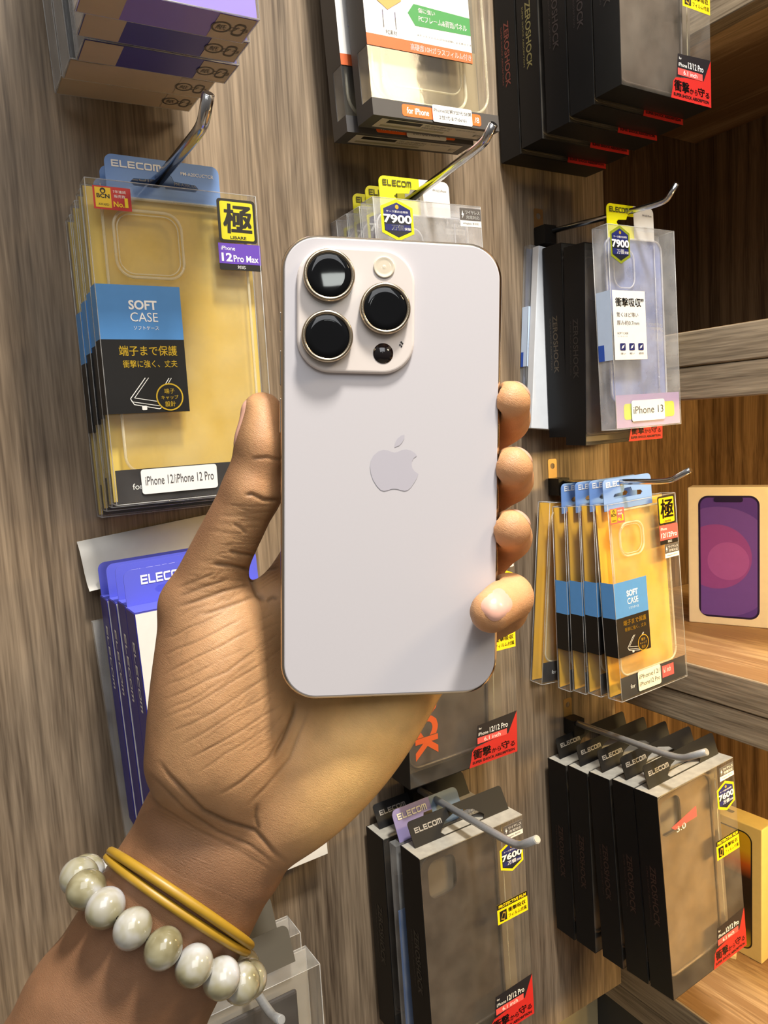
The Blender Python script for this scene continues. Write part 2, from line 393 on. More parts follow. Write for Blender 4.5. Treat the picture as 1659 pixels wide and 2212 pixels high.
def clear_box(W_, H, D, root, mat=None, front=None):
    b = MB(); b.box(0, W_, 0, D, -H, 0, mat or CLEAR, skip='f')
    b.rect(FRONT(), 0, -H, W_, 0, 0, front or CLEARF)
    return b.build('clear_box', root)
def edge_lines(W_, H, D, root):
    b = MB(); r = 0.00035; em = clear('plastic_fold_edge', (0.94, 0.94, 0.94), 0.32, 0.25, (0.80, 0.80, 0.79))
    c = [(x, y) for x in (0, W_) for y in (0, D)]
    for x, y in c: b.tube([(x, y, -H), (x, y, 0)], r, em, 6)
    for z in (-H, 0):
        for y in (0, D): b.tube([(0, y, z), (W_, y, z)], r, em, 6)
        for x in (0, W_): b.tube([(x, 0, z), (x, D, z)], r, em, 6)
    return b.build('folded_edges', root)
def hex_badge(root, x, z, w, h, num, rim=YELLOW, y=-0.0003):
    fr = FRONT(); b = MB()
    def hx(k):
        ww, hh = w / 2 * k, h / 2 * k
        return [(x - ww, z - hh * 0.62), (x, z - hh), (x + ww, z - hh * 0.62), (x + ww, z + hh * 0.62), (x, z + hh), (x - ww, z + hh * 0.62)]
    b.poly(fr, hx(1), 0.0002, rim); b.poly(fr, hx(0.84), 0.0003, pm('badge_dark', (24, 30, 44), 0.4))
    b.poly(fr, [(x - w * .42, z + h * .10), (x + w * .42, z + h * .10), (x + w * .42, z + h * .26), (x, z + h * .42), (x - w * .42, z + h * .26)], 0.0004, NAVY)
    b.disc(fr, x, z + h * .31, w * .055, 0.0005, GOLD)
    b.text(fr, 'ケース累計出荷数', x, z + h * .17, h * .055, 0.0005, WHITE, width=w * .68, align='C')
    b.text(fr, num, x, z - h * .08, h * .205, 0.0006, WHITE, width=w * .88, bold=0.035, align='C')
    b.rect(fr, x - w * .40, z - h * .26, x + w * .40, z - h * .11, 0.0004, NAVY)
    b.text(fr, '万個', x - w * .20, z - h * .245, h * .125, 0.0005, WHITE, width=w * .36, bold=0.02)
    b.text(fr, '突破', x + w * .20, z - h * .24, h * .07, 0.0005, WHITE, width=w * .2)
    return b.build('shipment_badge', root)
def wireless_sticker(root, x, z, w, h):
    fr = FRONT(); b = MB()
    b.rect(fr, x, z - h, x + w, z, 0.0002, PAPER); b.rect(fr, x, z - h * .66, x + w, z, 0.0003, GREYP)
    b.poly(fr, [(x + w * .13, z - h * .12), (x + w * .07, z - h * .38), (x + w * .12, z - h * .38), (x + w * .10, z - h * .58), (x + w * .19, z - h * .30), (x + w * .14, z - h * .30)], 0.0004, WHITE)
    b.text(fr, 'ワイヤレス', x + w * .25, z - h * .32, h * .20, 0.0004, WHITE, width=w * .68, bold=0.02)
    b.text(fr, '充電対応', x + w * .28, z - h * .58, h * .19, 0.0004, WHITE, width=w * .64, bold=0.015)
    b.text(fr, '※MagSafe 非対応', x + w * .12, z - h * .90, h * .14, 0.0004, GREYP, width=w * .76)
    return b.build('wireless_sticker', root)
def film_sticker(root, x, z, w, h):
    """yellow protective-film sticker, black strip on top"""
    fr = FRONT(); b = MB()
    b.rect(fr, x, z - h, x + w, z, 0.0002, YELLOW); b.rect(fr, x, z - h * .27, x + w, z, 0.0003, BLACK)
    b.text(fr, 'PROTECTIVE FILM', x + w * .05, z - h * .22, h * .16, 0.0004, YELLOW, width=w * .90, bold=0.03)
    b.rect(fr, x + w * .07, z - h * .9, x + w * .30, z - h * .38, 0.0003, BLACK)
    b.poly(fr, [(x + w * .10, z - h * .80), (x + w * .22, z - h * .88), (x + w * .27, z - h * .50), (x + w * .18, z - h * .45)], 0.0004, GOLD)
    b.poly(fr, [(x + w * .13, z - h * .74), (x + w * .21, z - h * .80), (x + w * .24, z - h * .56), (x + w * .18, z - h * .52)], 0.0005, BLACK)
    b.text(fr, '衝撃吸収', x + w * .35, z - h * .60, h * .21, 0.0004, BLACK, width=w * .58, bold=0.02)
    b.text(fr, 'フィルム付属', x + w * .35, z - h * .88, h * .19, 0.0004, BLACK, width=w * .60, bold=0.01)
    return b.build('film_sticker', root)
def corner_print(root, W_, H, w, h, model=('12/12 Pro', '6.1 inch'), window=True):
    """red corner with black lettering and the model frame above it"""
    fr = FRONT(); b = MB(); x1 = W_; z0 = -H; x0 = W_ - w
    tr = [(x0, z0 + 0.0), (x1, z0), (x1, z0 + h), (x1 - w * .10, z0 + h * .86), (x1 - w * .18, z0 + h * .56), (x0 + w * .12, z0 + h * .44), (x0 + w * .06, z0 + h * .36), (x0 + w * .04, z0 + h * .2)]
    b.poly(fr, tr, 0.0002, RED)
    fx0, fx1, fz0, fz1 = x0 + w * .14, x1 - w * .06, z0 + h * .47, z0 + h * .98
    q = [(fx0, fz0), (fx1 - w * .13, fz0 + h * .05), (x1, z0 + h), (fx0 + w * .04, fz1 - h * .04)]
    b.poly(fr, q, 0.0003, pm('smoke_print', (34, 32, 36), 0.35))
    b.rect(fr, fx0 + w * .03, fz0 + h * .04, fx1 - w * .16, fz0 + h * .18, 0.0004, SALMON)
    b.text(fr, model[1], (fx0 + fx1 - w * .13) / 2, fz0 + h * .065, h * .09, 0.0005, WHITE, width=w * .34, align='C')
    b.text(fr, 'iPhone', fx0 + w * .05, fz0 + h * .22, h * .075, 0.0005, WHITE, width=w * .20)
    b.text(fr, model[0], fx0 + w * .28, fz0 + h * .22, h * .13, 0.0005, WHITE, width=w * .38, bold=0.01)
    b.text(fr, 'for', fx0 + w * .06, fz0 + h * .36, h * .05, 0.0005, WHITE)
    b.text(fr, '衝撃', x0 + w * .08, z0 + h * .17, h * .22, 0.0004, BLACK, width=w * .36, bold=0.03)
    b.text(fr, 'から', x0 + w * .46, z0 + h * .18, h * .11, 0.0004, BLACK, width=w * .19, bold=0.02)
    b.text(fr, '守', x0 + w * .66, z0 + h * .18, h * .18, 0.0004, BLACK, width=w * .17, bold=0.02)
    b.text(fr, 'る', x0 + w * .85, z0 + h * .18, h * .11, 0.0004, BLACK, width=w * .10, bold=0.02)
    b.text(fr, 'SUPER SHOCK ABSORPTION', x0 + w * .06, z0 + h * .06, h * .065, 0.0004, BLACK, width=w * .88, bold=0.03)
    return b.build('corner_print', root)
def brush_sticker(root, x, z, w, h, gold):
    fr = FRONT(); b = MB()
    b.rr(fr, x, z - h, x + w, z, w * .08, 0.0002, BLACK); b.rr(fr, x + w * .07, z - h * .94, x + w * .93, z - h * .06, w * .05, 0.0003, gold)
    b.text(fr, '極', x + w * .5, z - h * .78, h * .66, 0.0004, BLACK, width=w * .72, bold=0.03, align='C', shear=0.06)
    b.text(fr, 'LIBARE', x + w * .5, z - h * .92, h * .07, 0.0004, BLACK, width=w * .42, align='C', bold=0.02)
    return b.build('brush_sticker', root)
def award_sticker(root, x, z, w, h, small=False):
    fr = FRONT(); b = MB()
    b.rect(fr, x, z - h, x + w, z, 0.0002, RED if not small else SALMON)
    b.rect(fr, x + w * .05, z - h * .92, x + w * .47, z - h * .06, 0.0003, GOLD)
    b.fill(fr, [circ(x + w * .26, z - h * .20, w * .075, 16), circ(x + w * .26, z - h * .22, w * .04, 12)], 0.0004, BLACK)
    b.text(fr, 'BCN', x + w * .26, z - h * .52, h * .19, 0.0004, BLACK, width=w * .34, bold=0.03, align='C')
    b.text(fr, 'AWARD', x + w * .26, z - h * .84, h * .10, 0.0004, BLACK, width=w * .28, align='C')
    b.text(fr, '7年連続', x + w * .53, z - h * .26, h * .13, 0.0004, WHITE, width=w * .34)
    b.text(fr, '販売数', x + w * .55, z - h * .46, h * .13, 0.0004, WHITE, width=w * .30)
    b.text(fr, 'No.', x + w * .52, z - h * .86, h * .24, 0.0004, YELLOW, width=w * .28, bold=0.02)
    b.text(fr, '1', x + w * .82, z - h * .86, h * .42, 0.0004, YELLOW, width=w * .09, bold=0.03)
    return b.build('award_sticker', root)
def price_label(root, x0, z0, x1, z1, lines, slope=0.0, mat=None):
    fr = FRONT(); b = MB()
    b.rr(fr, x0, z0, x1, z1, (z1 - z0) * .12, 0.0009, mat or PAPER)
    n = len(lines); h = (z1 - z0) / (n + 0.7)
    for i, t in enumerate(lines):
        b.text(fr, t, (x0 + x1) / 2, z1 - (i + 1) * h - h * .1, h * .62, 0.0011, pm('label_ink', (70, 70, 72), 0.5), width=(x1 - x0) * .9, align='C')
    return b.build('model_label', root)
def rim_path(x0, z0, x1, z1, r, y): return [(a, y, q) for a, q in rrpts(x0, z0, x1, z1, r, 8)]

# ------------------------------------------------------------------ gold soft-case pack
TPU = clear('amber_clear_case', (0.995, 0.97, 0.86), 0.14, 0.16, (0.84, 0.74, 0.40))
RIM = clear('clear_case_rim', (0.97, 0.95, 0.88), 0.30, 0.10, (0.92, 0.86, 0.66))
GOLDCARD = pm('gold_card', (226, 196, 94), 0.45, 0.0, 0.05, 40)
AMBERCARD = pm('amber_card', (240, 184, 56), 0.45, 0.0, 0.06, 40)
SKYCARD = pm('sky_blue_tab', (112, 150, 212), 0.45, var=0.12, scale=14)
def soft_case_pack(label, loc, rot, W_, H, D, big, group):
    t = thing('phone_case_pack', label, 'phone case pack', loc, rot, group); fr = FRONT()
    clear_box(W_, H, D, t); edge_lines(W_, H, D, t)
    # backing card with hanging tab
    b = MB(); b.box(0.001, W_ - 0.001, D - 0.0016, D - 0.0008, -H + 0.001, -0.001, GOLDCARD if big else AMBERCARD); b.build('backing_card', t)
    tx0, tx1, th = (0.13 * W_, 0.80 * W_, 0.0185) if big else (0.06 * W_, 0.76 * W_, 0.0220)
    b = MB(); ft = Fr((0, D * 0.55, 0), (1, 0, 0), (0, 0, 1)); euro_tab(b, ft, tx0, tx1, -0.007, th, 0, SKYCARD, 0.003 if big else 0.0055)
    b.text(ft, 'ELECOM', tx0 + 0.004, th - 0.0075, 0.0042 if big else 0.005, 0.0003, WHITE, width=(tx1 - tx0) * .42, bold=0.025)
    b.text(ft, 'PM-A20CUCTCR', tx1 - 0.004, th - 0.008, 0.0022, 0.0003, WHITE, width=(tx1 - tx0) * .30, align='R', bold=0.01)
    b.build('hang_tab', t)
    # the clear case lying in the box
    m = 0.05 * W_; cx0, cx1, cz0, cz1 = m + 0.004, W_ - m - 0.002, -H + 0.020, -0.008
    b = MB(); fc = Fr((0, D * 0.45, 0), (1, 0, 0), (0, 0, 1))
    b.plate(fc, rrpts(cx0, cz0, cx1, cz1, 0.010, 8), -0.001, 0.0, TPU)
    b.build('clear_phone_case', t)
    b = MB(); y = D * 0.45 - 0.0012
    b.tube(rim_path(cx0, cz0, cx1, cz1, 0.010, y), 0.0010, RIM, 8, closed=True)
    kx0 = W_ * .14 if big else W_ * .20; kx1 = kx0 + W_ * .39 * (1.0 if big else .88); kz1 = -H * (.078 if big else .11); kz0 = kz1 - H * (.205 if big else .17)
    b.tube(rim_path(kx0, kz0, kx1, kz1, 0.0105, y - 0.0008), 0.0010, RIM, 8, closed=True)
    b.tube(rim_path(kx0 + .0022, kz0 + .0022, kx1 - .0022, kz1 - .0022, 0.009, y), 0.0005, RIM, 8, closed=True)
    b.build('camera_rim', t)
    # printed wrap round the left front edge
    z1, zm, z0 = (-H * .312, -H * .48, -H * .712) if big else (-H * .395, -H * .575, -H * .775)
    w1 = W_ * (.475 if big else .47)
    b = MB(); b.rect(fr, 0, zm, w1, z1, 0.0003, SKY); b.rect(fr, 0, z0, w1, zm, 0.0003, BLACK)
    fl = LEFT(D); b.rect(fl, 0.001, zm, D, z1, 0.0003, pm('sky_blue_side', (92, 156, 222), 0.42)); b.rect(fl, 0.001, z0, D, zm, 0.0003, BLACK)
    u = z1 - zm; v = zm - z0
    b.text(fr, 'SOFT', w1 * .36, z1 - u * .45, u * .175, 0.0005, WHITE, width=w1 * .34, bold=0.03)
    b.text(fr, 'CASE', w1 * .37, z1 - u * .67, u * .17, 0.0005, WHITE, width=w1 * .33)
    b.text(fr, 'ソフトケース', w1 * .40, z1 - u * .82, u * .07, 0.0005, WHITE, width=w1 * .30)
    b.text(fr, '端子まで保護', w1 * .20, zm - v * .22, v * .135, 0.0005, GOLD, width=w1 * .70, bold=0.01)
    b.text(fr, '衝撃に強く、丈夫', w1 * .23, zm - v * .38, v * .10, 0.0005, GOLD, width=w1 * .66, bold=0.005)
    # line drawing of a phone corner and a gold ring
    gl = pm('pale_line_print', (214, 214, 210), 0.4)
    def line(pts, wd):
        for (ax, az), (bx, bz) in zip(pts, pts[1:]):
            dx, dz = bx - ax, bz - az; q = math.hypot(dx, dz) or 1; ox, oz = -dz / q * wd / 2, dx / q * wd / 2
            b.poly(fr, [(ax - ox, az - oz), (bx - ox, bz - oz), (bx + ox, bz + oz), (ax + ox, az + oz)], 0.0005, gl)
    X = lambda q: w1 * q
    Z = lambda q: zm - v * q
    line([(X(.48), Z(.52)), (X(.28), Z(.80)), (X(.32), Z(.88)), (X(.62), Z(.95)), (X(.70), Z(.90))], 0.0005)
    line([(X(.52), Z(.52)), (X(.33), Z(.79)), (X(.62), Z(.85))], 0.0004)
    line([(X(.80), Z(.53)), (X(.72), Z(.66))], 0.0004); line([(X(.77), Z(.53)), (X(.69), Z(.66))], 0.0005)
    line([(X(.29), Z(.84)), (X(.63), Z(.91))], 0.0004)
    b.rr(fr, X(.41), Z(.96), X(.47), Z(.90), 0.0006, 0.0005, gl)
    rr = w1 * .17; gx, gz = X(.76), Z(.79)
    b.disc(fr, gx, gz, rr, 0.0006, BLACK); b.fill(fr, [circ(gx, gz, rr), circ(gx, gz, rr * .90)], 0.0007, GOLD)
    b.text(fr, '端子', gx, gz + rr * .25, rr * .36, 0.0008, GOLD, align='C', width=rr * .75)
    b.text(fr, 'キャップ', gx, gz - rr * .18, rr * .3, 0.0008, GOLD, align='C', width=rr * 1.25)
    b.text(fr, '設計', gx, gz - rr * .70, rr * .4, 0.0008, GOLD, align='C', width=rr * .75, bold=0.02)
    b.build('printed_wrap', t)
    # stickers
    if big:
        award_sticker(t, 0.004, -0.004, W_ * .205, W_ * .125)
        brush_sticker(t, W_ * .745, -0.0035, W_ * .245, W_ * .255, pm('brush_gold', (206, 198, 40), 0.35, 0.25))
        b = MB(); x0, zt, w, h = W_ * .735, -0.0035 - W_ * .262, W_ * .27, W_ * .158
        b.rr(fr, x0, zt - h, x0 + w, zt, .001, 0.0002, BLACK); b.rect(fr, x0, zt - h * .76, x0 + w, zt, 0.0003, VIOLET)
        b.text(fr, 'iPhone', x0 + w * .06, zt - h * .26, h * .15, 0.0004, WHITE, width=w * .33)
        b.text(fr, '12', x0 + w * .06, zt - h * .68, h * .32, 0.0004, WHITE, width=w * .25, bold=0.03)
        b.text(fr, 'Pro Max', x0 + w * .34, zt - h * .68, h * .25, 0.0004, WHITE, width=w * .60, bold=0.015)
        b.text(fr, '対応', x0 + w * .42, zt - h * .94, h * .13, 0.0004, WHITE, width=w * .2)
        b.build('model_sticker', t)
    else:
        award_sticker(t, 0.002, -0.004, W_ * .20, W_ * .145, True)
        brush_sticker(t, W_ * .715, -0.001, W_ * .265, W_ * .285, pm('brush_amber', (238, 190, 20), 0.35, 0.1))
        b = MB(); x0, zt, w, h = W_ * .72, -0.001 - W_ * .29, W_ * .28, W_ * .19
        b.rect(fr, x0, zt - h, x0 + w, zt, 0.0002, BLACK); b.rect(fr, x0, zt - h * .78, x0 + w, zt, 0.0003, SALMON)
        b.text(fr, 'iPhone', x0 + w * .06, zt - h * .26, h * .14, 0.0004, WHITE, width=w * .33)
        b.text(fr, '12/12Pro', x0 + w * .06, zt - h * .66, h * .26, 0.0004, WHITE, width=w * .88, bold=0.01)
        b.text(fr, '対応', x0 + w * .40, zt - h * .95, h * .13, 0.0004, WHITE, width=w * .24)
        b.build('model_sticker', t)
        wireless_sticker(t, W_ * .78, -0.001 - W_ * .487, W_ * .22, W_ * .135)
    # foot band
    hb = H * (.088 if big else .095)
    b = MB(); ff = Fr((0, 0.0005, 0), (1, 0, 0), (0, 0, 1)); b.rect(ff, 0.001, -H + 0.0015, W_ - 0.001, -H + 0.0045 + hb, 0, pm('charcoal_band', (34, 32, 33), 0.4))
    b.rect(ff, W_ * (.78 if big else .62), -H + 0.0075, W_ * (.93 if big else .80), -H + 0.0015 + hb, 0.0002, VIOLET if big else SALMON)
    b.text(ff, '6.7 inch' if big else '6.1 inch', W_ * (.80 if big else .64), -H + 0.0085 + hb * .2, hb * .3, 0.0003, WHITE, width=W_ * .11)
    b.text(ff, 'for', W_ * (.10 if big else .14), -H + 0.009, hb * .22, 0.0003, WHITE)
    b.build('foot_band', t)
    if big: price_label(t, W_ * .15, -H + 0.0055, W_ * .61, -H + 0.0045 + hb * .97, ['iPhone 12/iPhone 12 Pro'])
    else: price_label(t, W_ * .24, -H + 0.004, W_ * .58, -H + 0.0055 + hb, ['iPhone12/', 'iPhone12 Pro'], mat=pm('cream_label', (236, 226, 196), 0.6))
    return t

g1 = 'gold soft case packs on the upper left hook'
X1 = 0.1034 * .98
p1 = soft_case_pack('large gold soft case pack at the upper left with blue wrap, foremost on its hook', (X1, .488, HZ + .1652 * .98), (.014, -.006, -.011), .1100, .2003, .0145, True, g1)
labs = ['gold soft case pack directly behind the large gold front pack, upper left', 'gold soft case pack third from the front on the upper left hook', 'gold soft case pack nearest the wall on the upper left hook']
for i, (px, rx) in enumerate((((176, 402), .012), ((163, 430), .0), ((152, 462), -.01))):
    o = at_x(px, X1 - .001 * i)
    dup(p1, (X1 - .001 * i, (.5030, .5180, .5330)[i], o.z), (rx, -.006, -.01 + .012 * i), labs[i], ('model_label',) if i else ())

g2 = 'amber soft case packs on the right hook'
X2 = .5657 * .91
p2 = soft_case_pack('amber soft case pack with blue wrap, foremost on the hook beside the purple phone box', (X2, .455, HZ - .0857 * .91), (-.043, -.026, .015), .0961, .1817, .0158, False, g2)
labs = ['amber soft case pack second from the front on the hook beside the purple phone box', 'amber soft case pack third from the front, blue wrap edge showing', 'amber soft case pack fourth from the front, next to the tilted clear one']
for i, px in enumerate(((1281, 1093), (1250, 1095), (1219, 1097))):
    o = at_x(px, X2); dup(p2, o, (-.005, -.02 + .01 * i, .02), labs[i])
t5 = at_x((1188, 1086), X2)
t5.y = .5265
o = dup(p2, t5, (.020, .085, .02), 'plain clear case pack tilted against the wall behind the amber packs', ('printed_wrap', 'award_sticker', 'brush_sticker', 'model_sticker', 'wireless_sticker', 'hang_tab', 'model_label'))

# ------------------------------------------------------------------ frosted clear pack with hexagon badge
FROST = clear('frosted_pack_sheet', (0.95, 0.95, 0.96), 0.26, 0.14, (0.82, 0.82, 0.84))
def badge_pack(label, loc, rot, W_, H, D, group, tab, blue, rim):
    t = thing('phone_case_pack', label, 'phone case pack', loc, rot, group); fr = FRONT()
    clear_box(W_, H, D, t, FROST, FROST if not blue else CLEARM); edge_lines(W_, H, D, t)
    x0, x1, th = tab
    b = MB(); ft = Fr((0, D * 0.6, 0), (1, 0, 0), (0, 0, 1)); euro_tab(b, ft, x0, x1, -0.008, th, 0, LIME, th * .28, PAPER, 0.56)
    b.text(ft, 'ELECOM', x0 + 0.003, th - 0.0072, 0.0046, 0.0005, pm('olive_ink', (66, 66, 10), 0.5), width=(x1 - x0) * .40, bold=0.02)
    b.text(ft, 'PM-A22 iPhone', x1 - 0.003, th - 0.008, 0.0018, 0.0005, GREYP, width=(x1 - x0) * .20, align='R')
    b.build('hang_tab', t)
    m = 0.08 * W_
    case = clear('clear_case_blue_reflection', (0.86, 0.89, 0.98), 0.45, 0.1, (0.40, 0.47, 0.80)) if blue else clear('clear_grey_case', (0.93, 0.91, 0.88), 0.15, 0.12, (0.62, 0.59, 0.55))  # blue haze is a reflection painted into the clear case
    b = MB(); fc = Fr((0, D * 0.6, 0), (1, 0, 0), (0, 0, 1)); b.plate(fc, rrpts(m, -H + .024, W_ - m, -.008, .009, 8), -.001, 0, case); b.build('clear_phone_case', t)
    b = MB(); rimm = clear('pale_case_rim', (0.96, 0.96, 0.98), 0.35, 0.1, (0.88, 0.88, 0.92))
    b.tube(rim_path(m, -H + .024, W_ - m, -.008, .009, D * .6 - .001), .0008, rimm, 8, closed=True)
    b.tube(rim_path(W_ * .18, -H * .29, W_ * .48, -H * .10, .009, D * .5), .0007, rimm, 8, closed=True)
    b.tube([(W_ * .80, D * .5, -H + .022), (W_ * .80, D * .5, -.012)], .0005, rimm, 8)
    b.build('camera_rim', t)
    if blue:
        hex_badge(t, W_ * .17, -.0165, W_ * .28, .0325, '7900', rim)
        b = MB(); zt, zb, w0, w1 = -H * .315, -H * .655, W_ * .02, W_ * .50
        b.rect(fr, w0, zb, w1, zt, .0003, PAPER); b.rect(LEFT(D), .001, zb, D, zt, .0003, pm('pale_blue_print', (196, 214, 240), 0.45))
        b.rect(LEFT(D), .001, zb, D * .45, zb + .014, .0004, pm('royal_print', (44, 84, 180), 0.4))
        h = zt - zb; w = w1 - w0
        b.text(fr, '衝撃吸収', w0 + w * .08, zt - h * .23, h * .125, .0005, BLACK, width=w * .78, bold=.02)
        b.text(fr, '”', w0 + w * .86, zt - h * .16, h * .05, .0005, BLACK, bold=.03)
        b.text(fr, '驚くほど薄い', w0 + w * .10, zt - h * .38, h * .065, .0005, GREYP, width=w * .66)
        b.text(fr, '厚み約0.7mm', w0 + w * .10, zt - h * .50, h * .07, .0005, GREYP, width=w * .68)
        b.text(fr, 'SOFT CASE', w0 + w * .10, zt - h * .63, h * .03, .0005, GREYP, width=w * .33)
        b.text(fr, 'ソフトケース', w0 + w * .10, zt - h * .67, h * .02, .0005, GREYP, width=w * .3)
        for k in range(3):
            xa = w0 + w * (.16 + .28 * k)
            b.rr(fr, xa, zb + h * .135, xa + w * .17, zb + h * .24, .001, .0005, NAVY)
            b.poly(fr, [(xa + w * .04, zb + h * .16), (xa + w * .10, zb + h * .17), (xa + w * .14, zb + h * .22), (xa + w * .07, zb + h * .20)], .0006, PAPER)
            b.text(fr, ('薄い', '軽い', '透明')[k], xa + w * .085, zb + h * .075, h * .03, .0005, GREYP, align='C', width=w * .15)
        b.build('printed_wrap', t)
        b = MB(); ff = Fr((0, 0.0004, 0), (1, 0, 0), (0, 0, 1)); b.rect(ff, .001, -H + .001, W_ - .001, -H + .030, 0, pm('lilac_band', (172, 150, 196), 0.45, var=.2, scale=8))
        b.rr(ff, W_ * .12, -H + .008, W_ * .90, -H + .022, .003, .0002, pm('lime_pill', (196, 210, 30), 0.4)); b.build('foot_band', t)
        price_label(t, W_ * .22, -H + .006, W_ * .73, -H + .0245, ['iPhone 13'])
    else:
        hex_badge(t, W_ * .20, -.0155, W_ * .285, .0305, '7900', rim)
        wireless_sticker(t, W_ * .79, -.002, W_ * .21, W_ * .140)
    return t
g3 = 'frosted clear packs with yellow tabs behind the held phone'
X3 = .3138 * .967
p3 = badge_pack('frosted clear pack with yellow tab and blue hexagon badge just above the held phone', (X3, .4835, HZ + .1778 * .967), (0, -.029, -.010), .1014, .184, .0178, g3, (.013, .079, .0200), False, LIME)
labs = ['second frosted clear pack with yellow tab above the held phone', 'third frosted clear pack with yellow tab above the held phone', 'frosted clear pack nearest the wall above the held phone']
for i, px in enumerate(((776, 446), (749, 462), (727, 476))):
    dup(p3, at_x(px, X3), (0, -.03, -.01 + .01 * i), labs[i])
g4 = 'assorted packs on the right hook at eye level'
p4 = badge_pack('clear pack with painted-in blue reflection, white label and yellow tab on the hook at the right', (.5742 * .902, .451, HZ + .1824 * .902), (-.017, -.018, .003), .0891, .1759, .0170, g4, (.012, .074, .0215), True, pm('olive_rim', (120, 130, 30), 0.4))
b = MB(); b.box(0, .075, 0, .0085, -.172, 0, pm('white_carton', (216, 220, 226), .5)); e2 = at_y((1164, 530), .5310)
bevel(tag(b.build('carton', None, e2, (0, .10, 0)), 'plain white carton between the clear pack and the black boxes at right', 'box', g4), .0006)
e1 = at_y((1145, 528), .5405); t = thing('phone_case_pack', 'clear pack with pale blue side label nearest the wall at right eye level', 'phone case pack', e1, (0, .085, 0), g4)
b = MB(); b.box(0, .07, 0, .0085, -.168, 0, CLEARM); b.build('clear_box', t)
b = MB(); fl = LEFT(.0085); b.rect(fl, .0005, -.115, .0085, -.058, .0003, pm('pale_blue_print', (196, 214, 240), 0.45)); b.rect(fl, .0005, -.115, .004, -.101, .0004, pm('royal_print', (44, 84, 180), 0.4)); b.rect(FRONT(), 0, -.115, .03, -.058, .0003, pm('pale_blue_print', (196, 214, 240), 0.45)); b.build('side_label', t)
b = MB(); b.box(.002, .068, .006, .0075, -.166, -.002, pm('grey_blue_card', (120, 128, 150), .5)); b.build('backing_card', t)

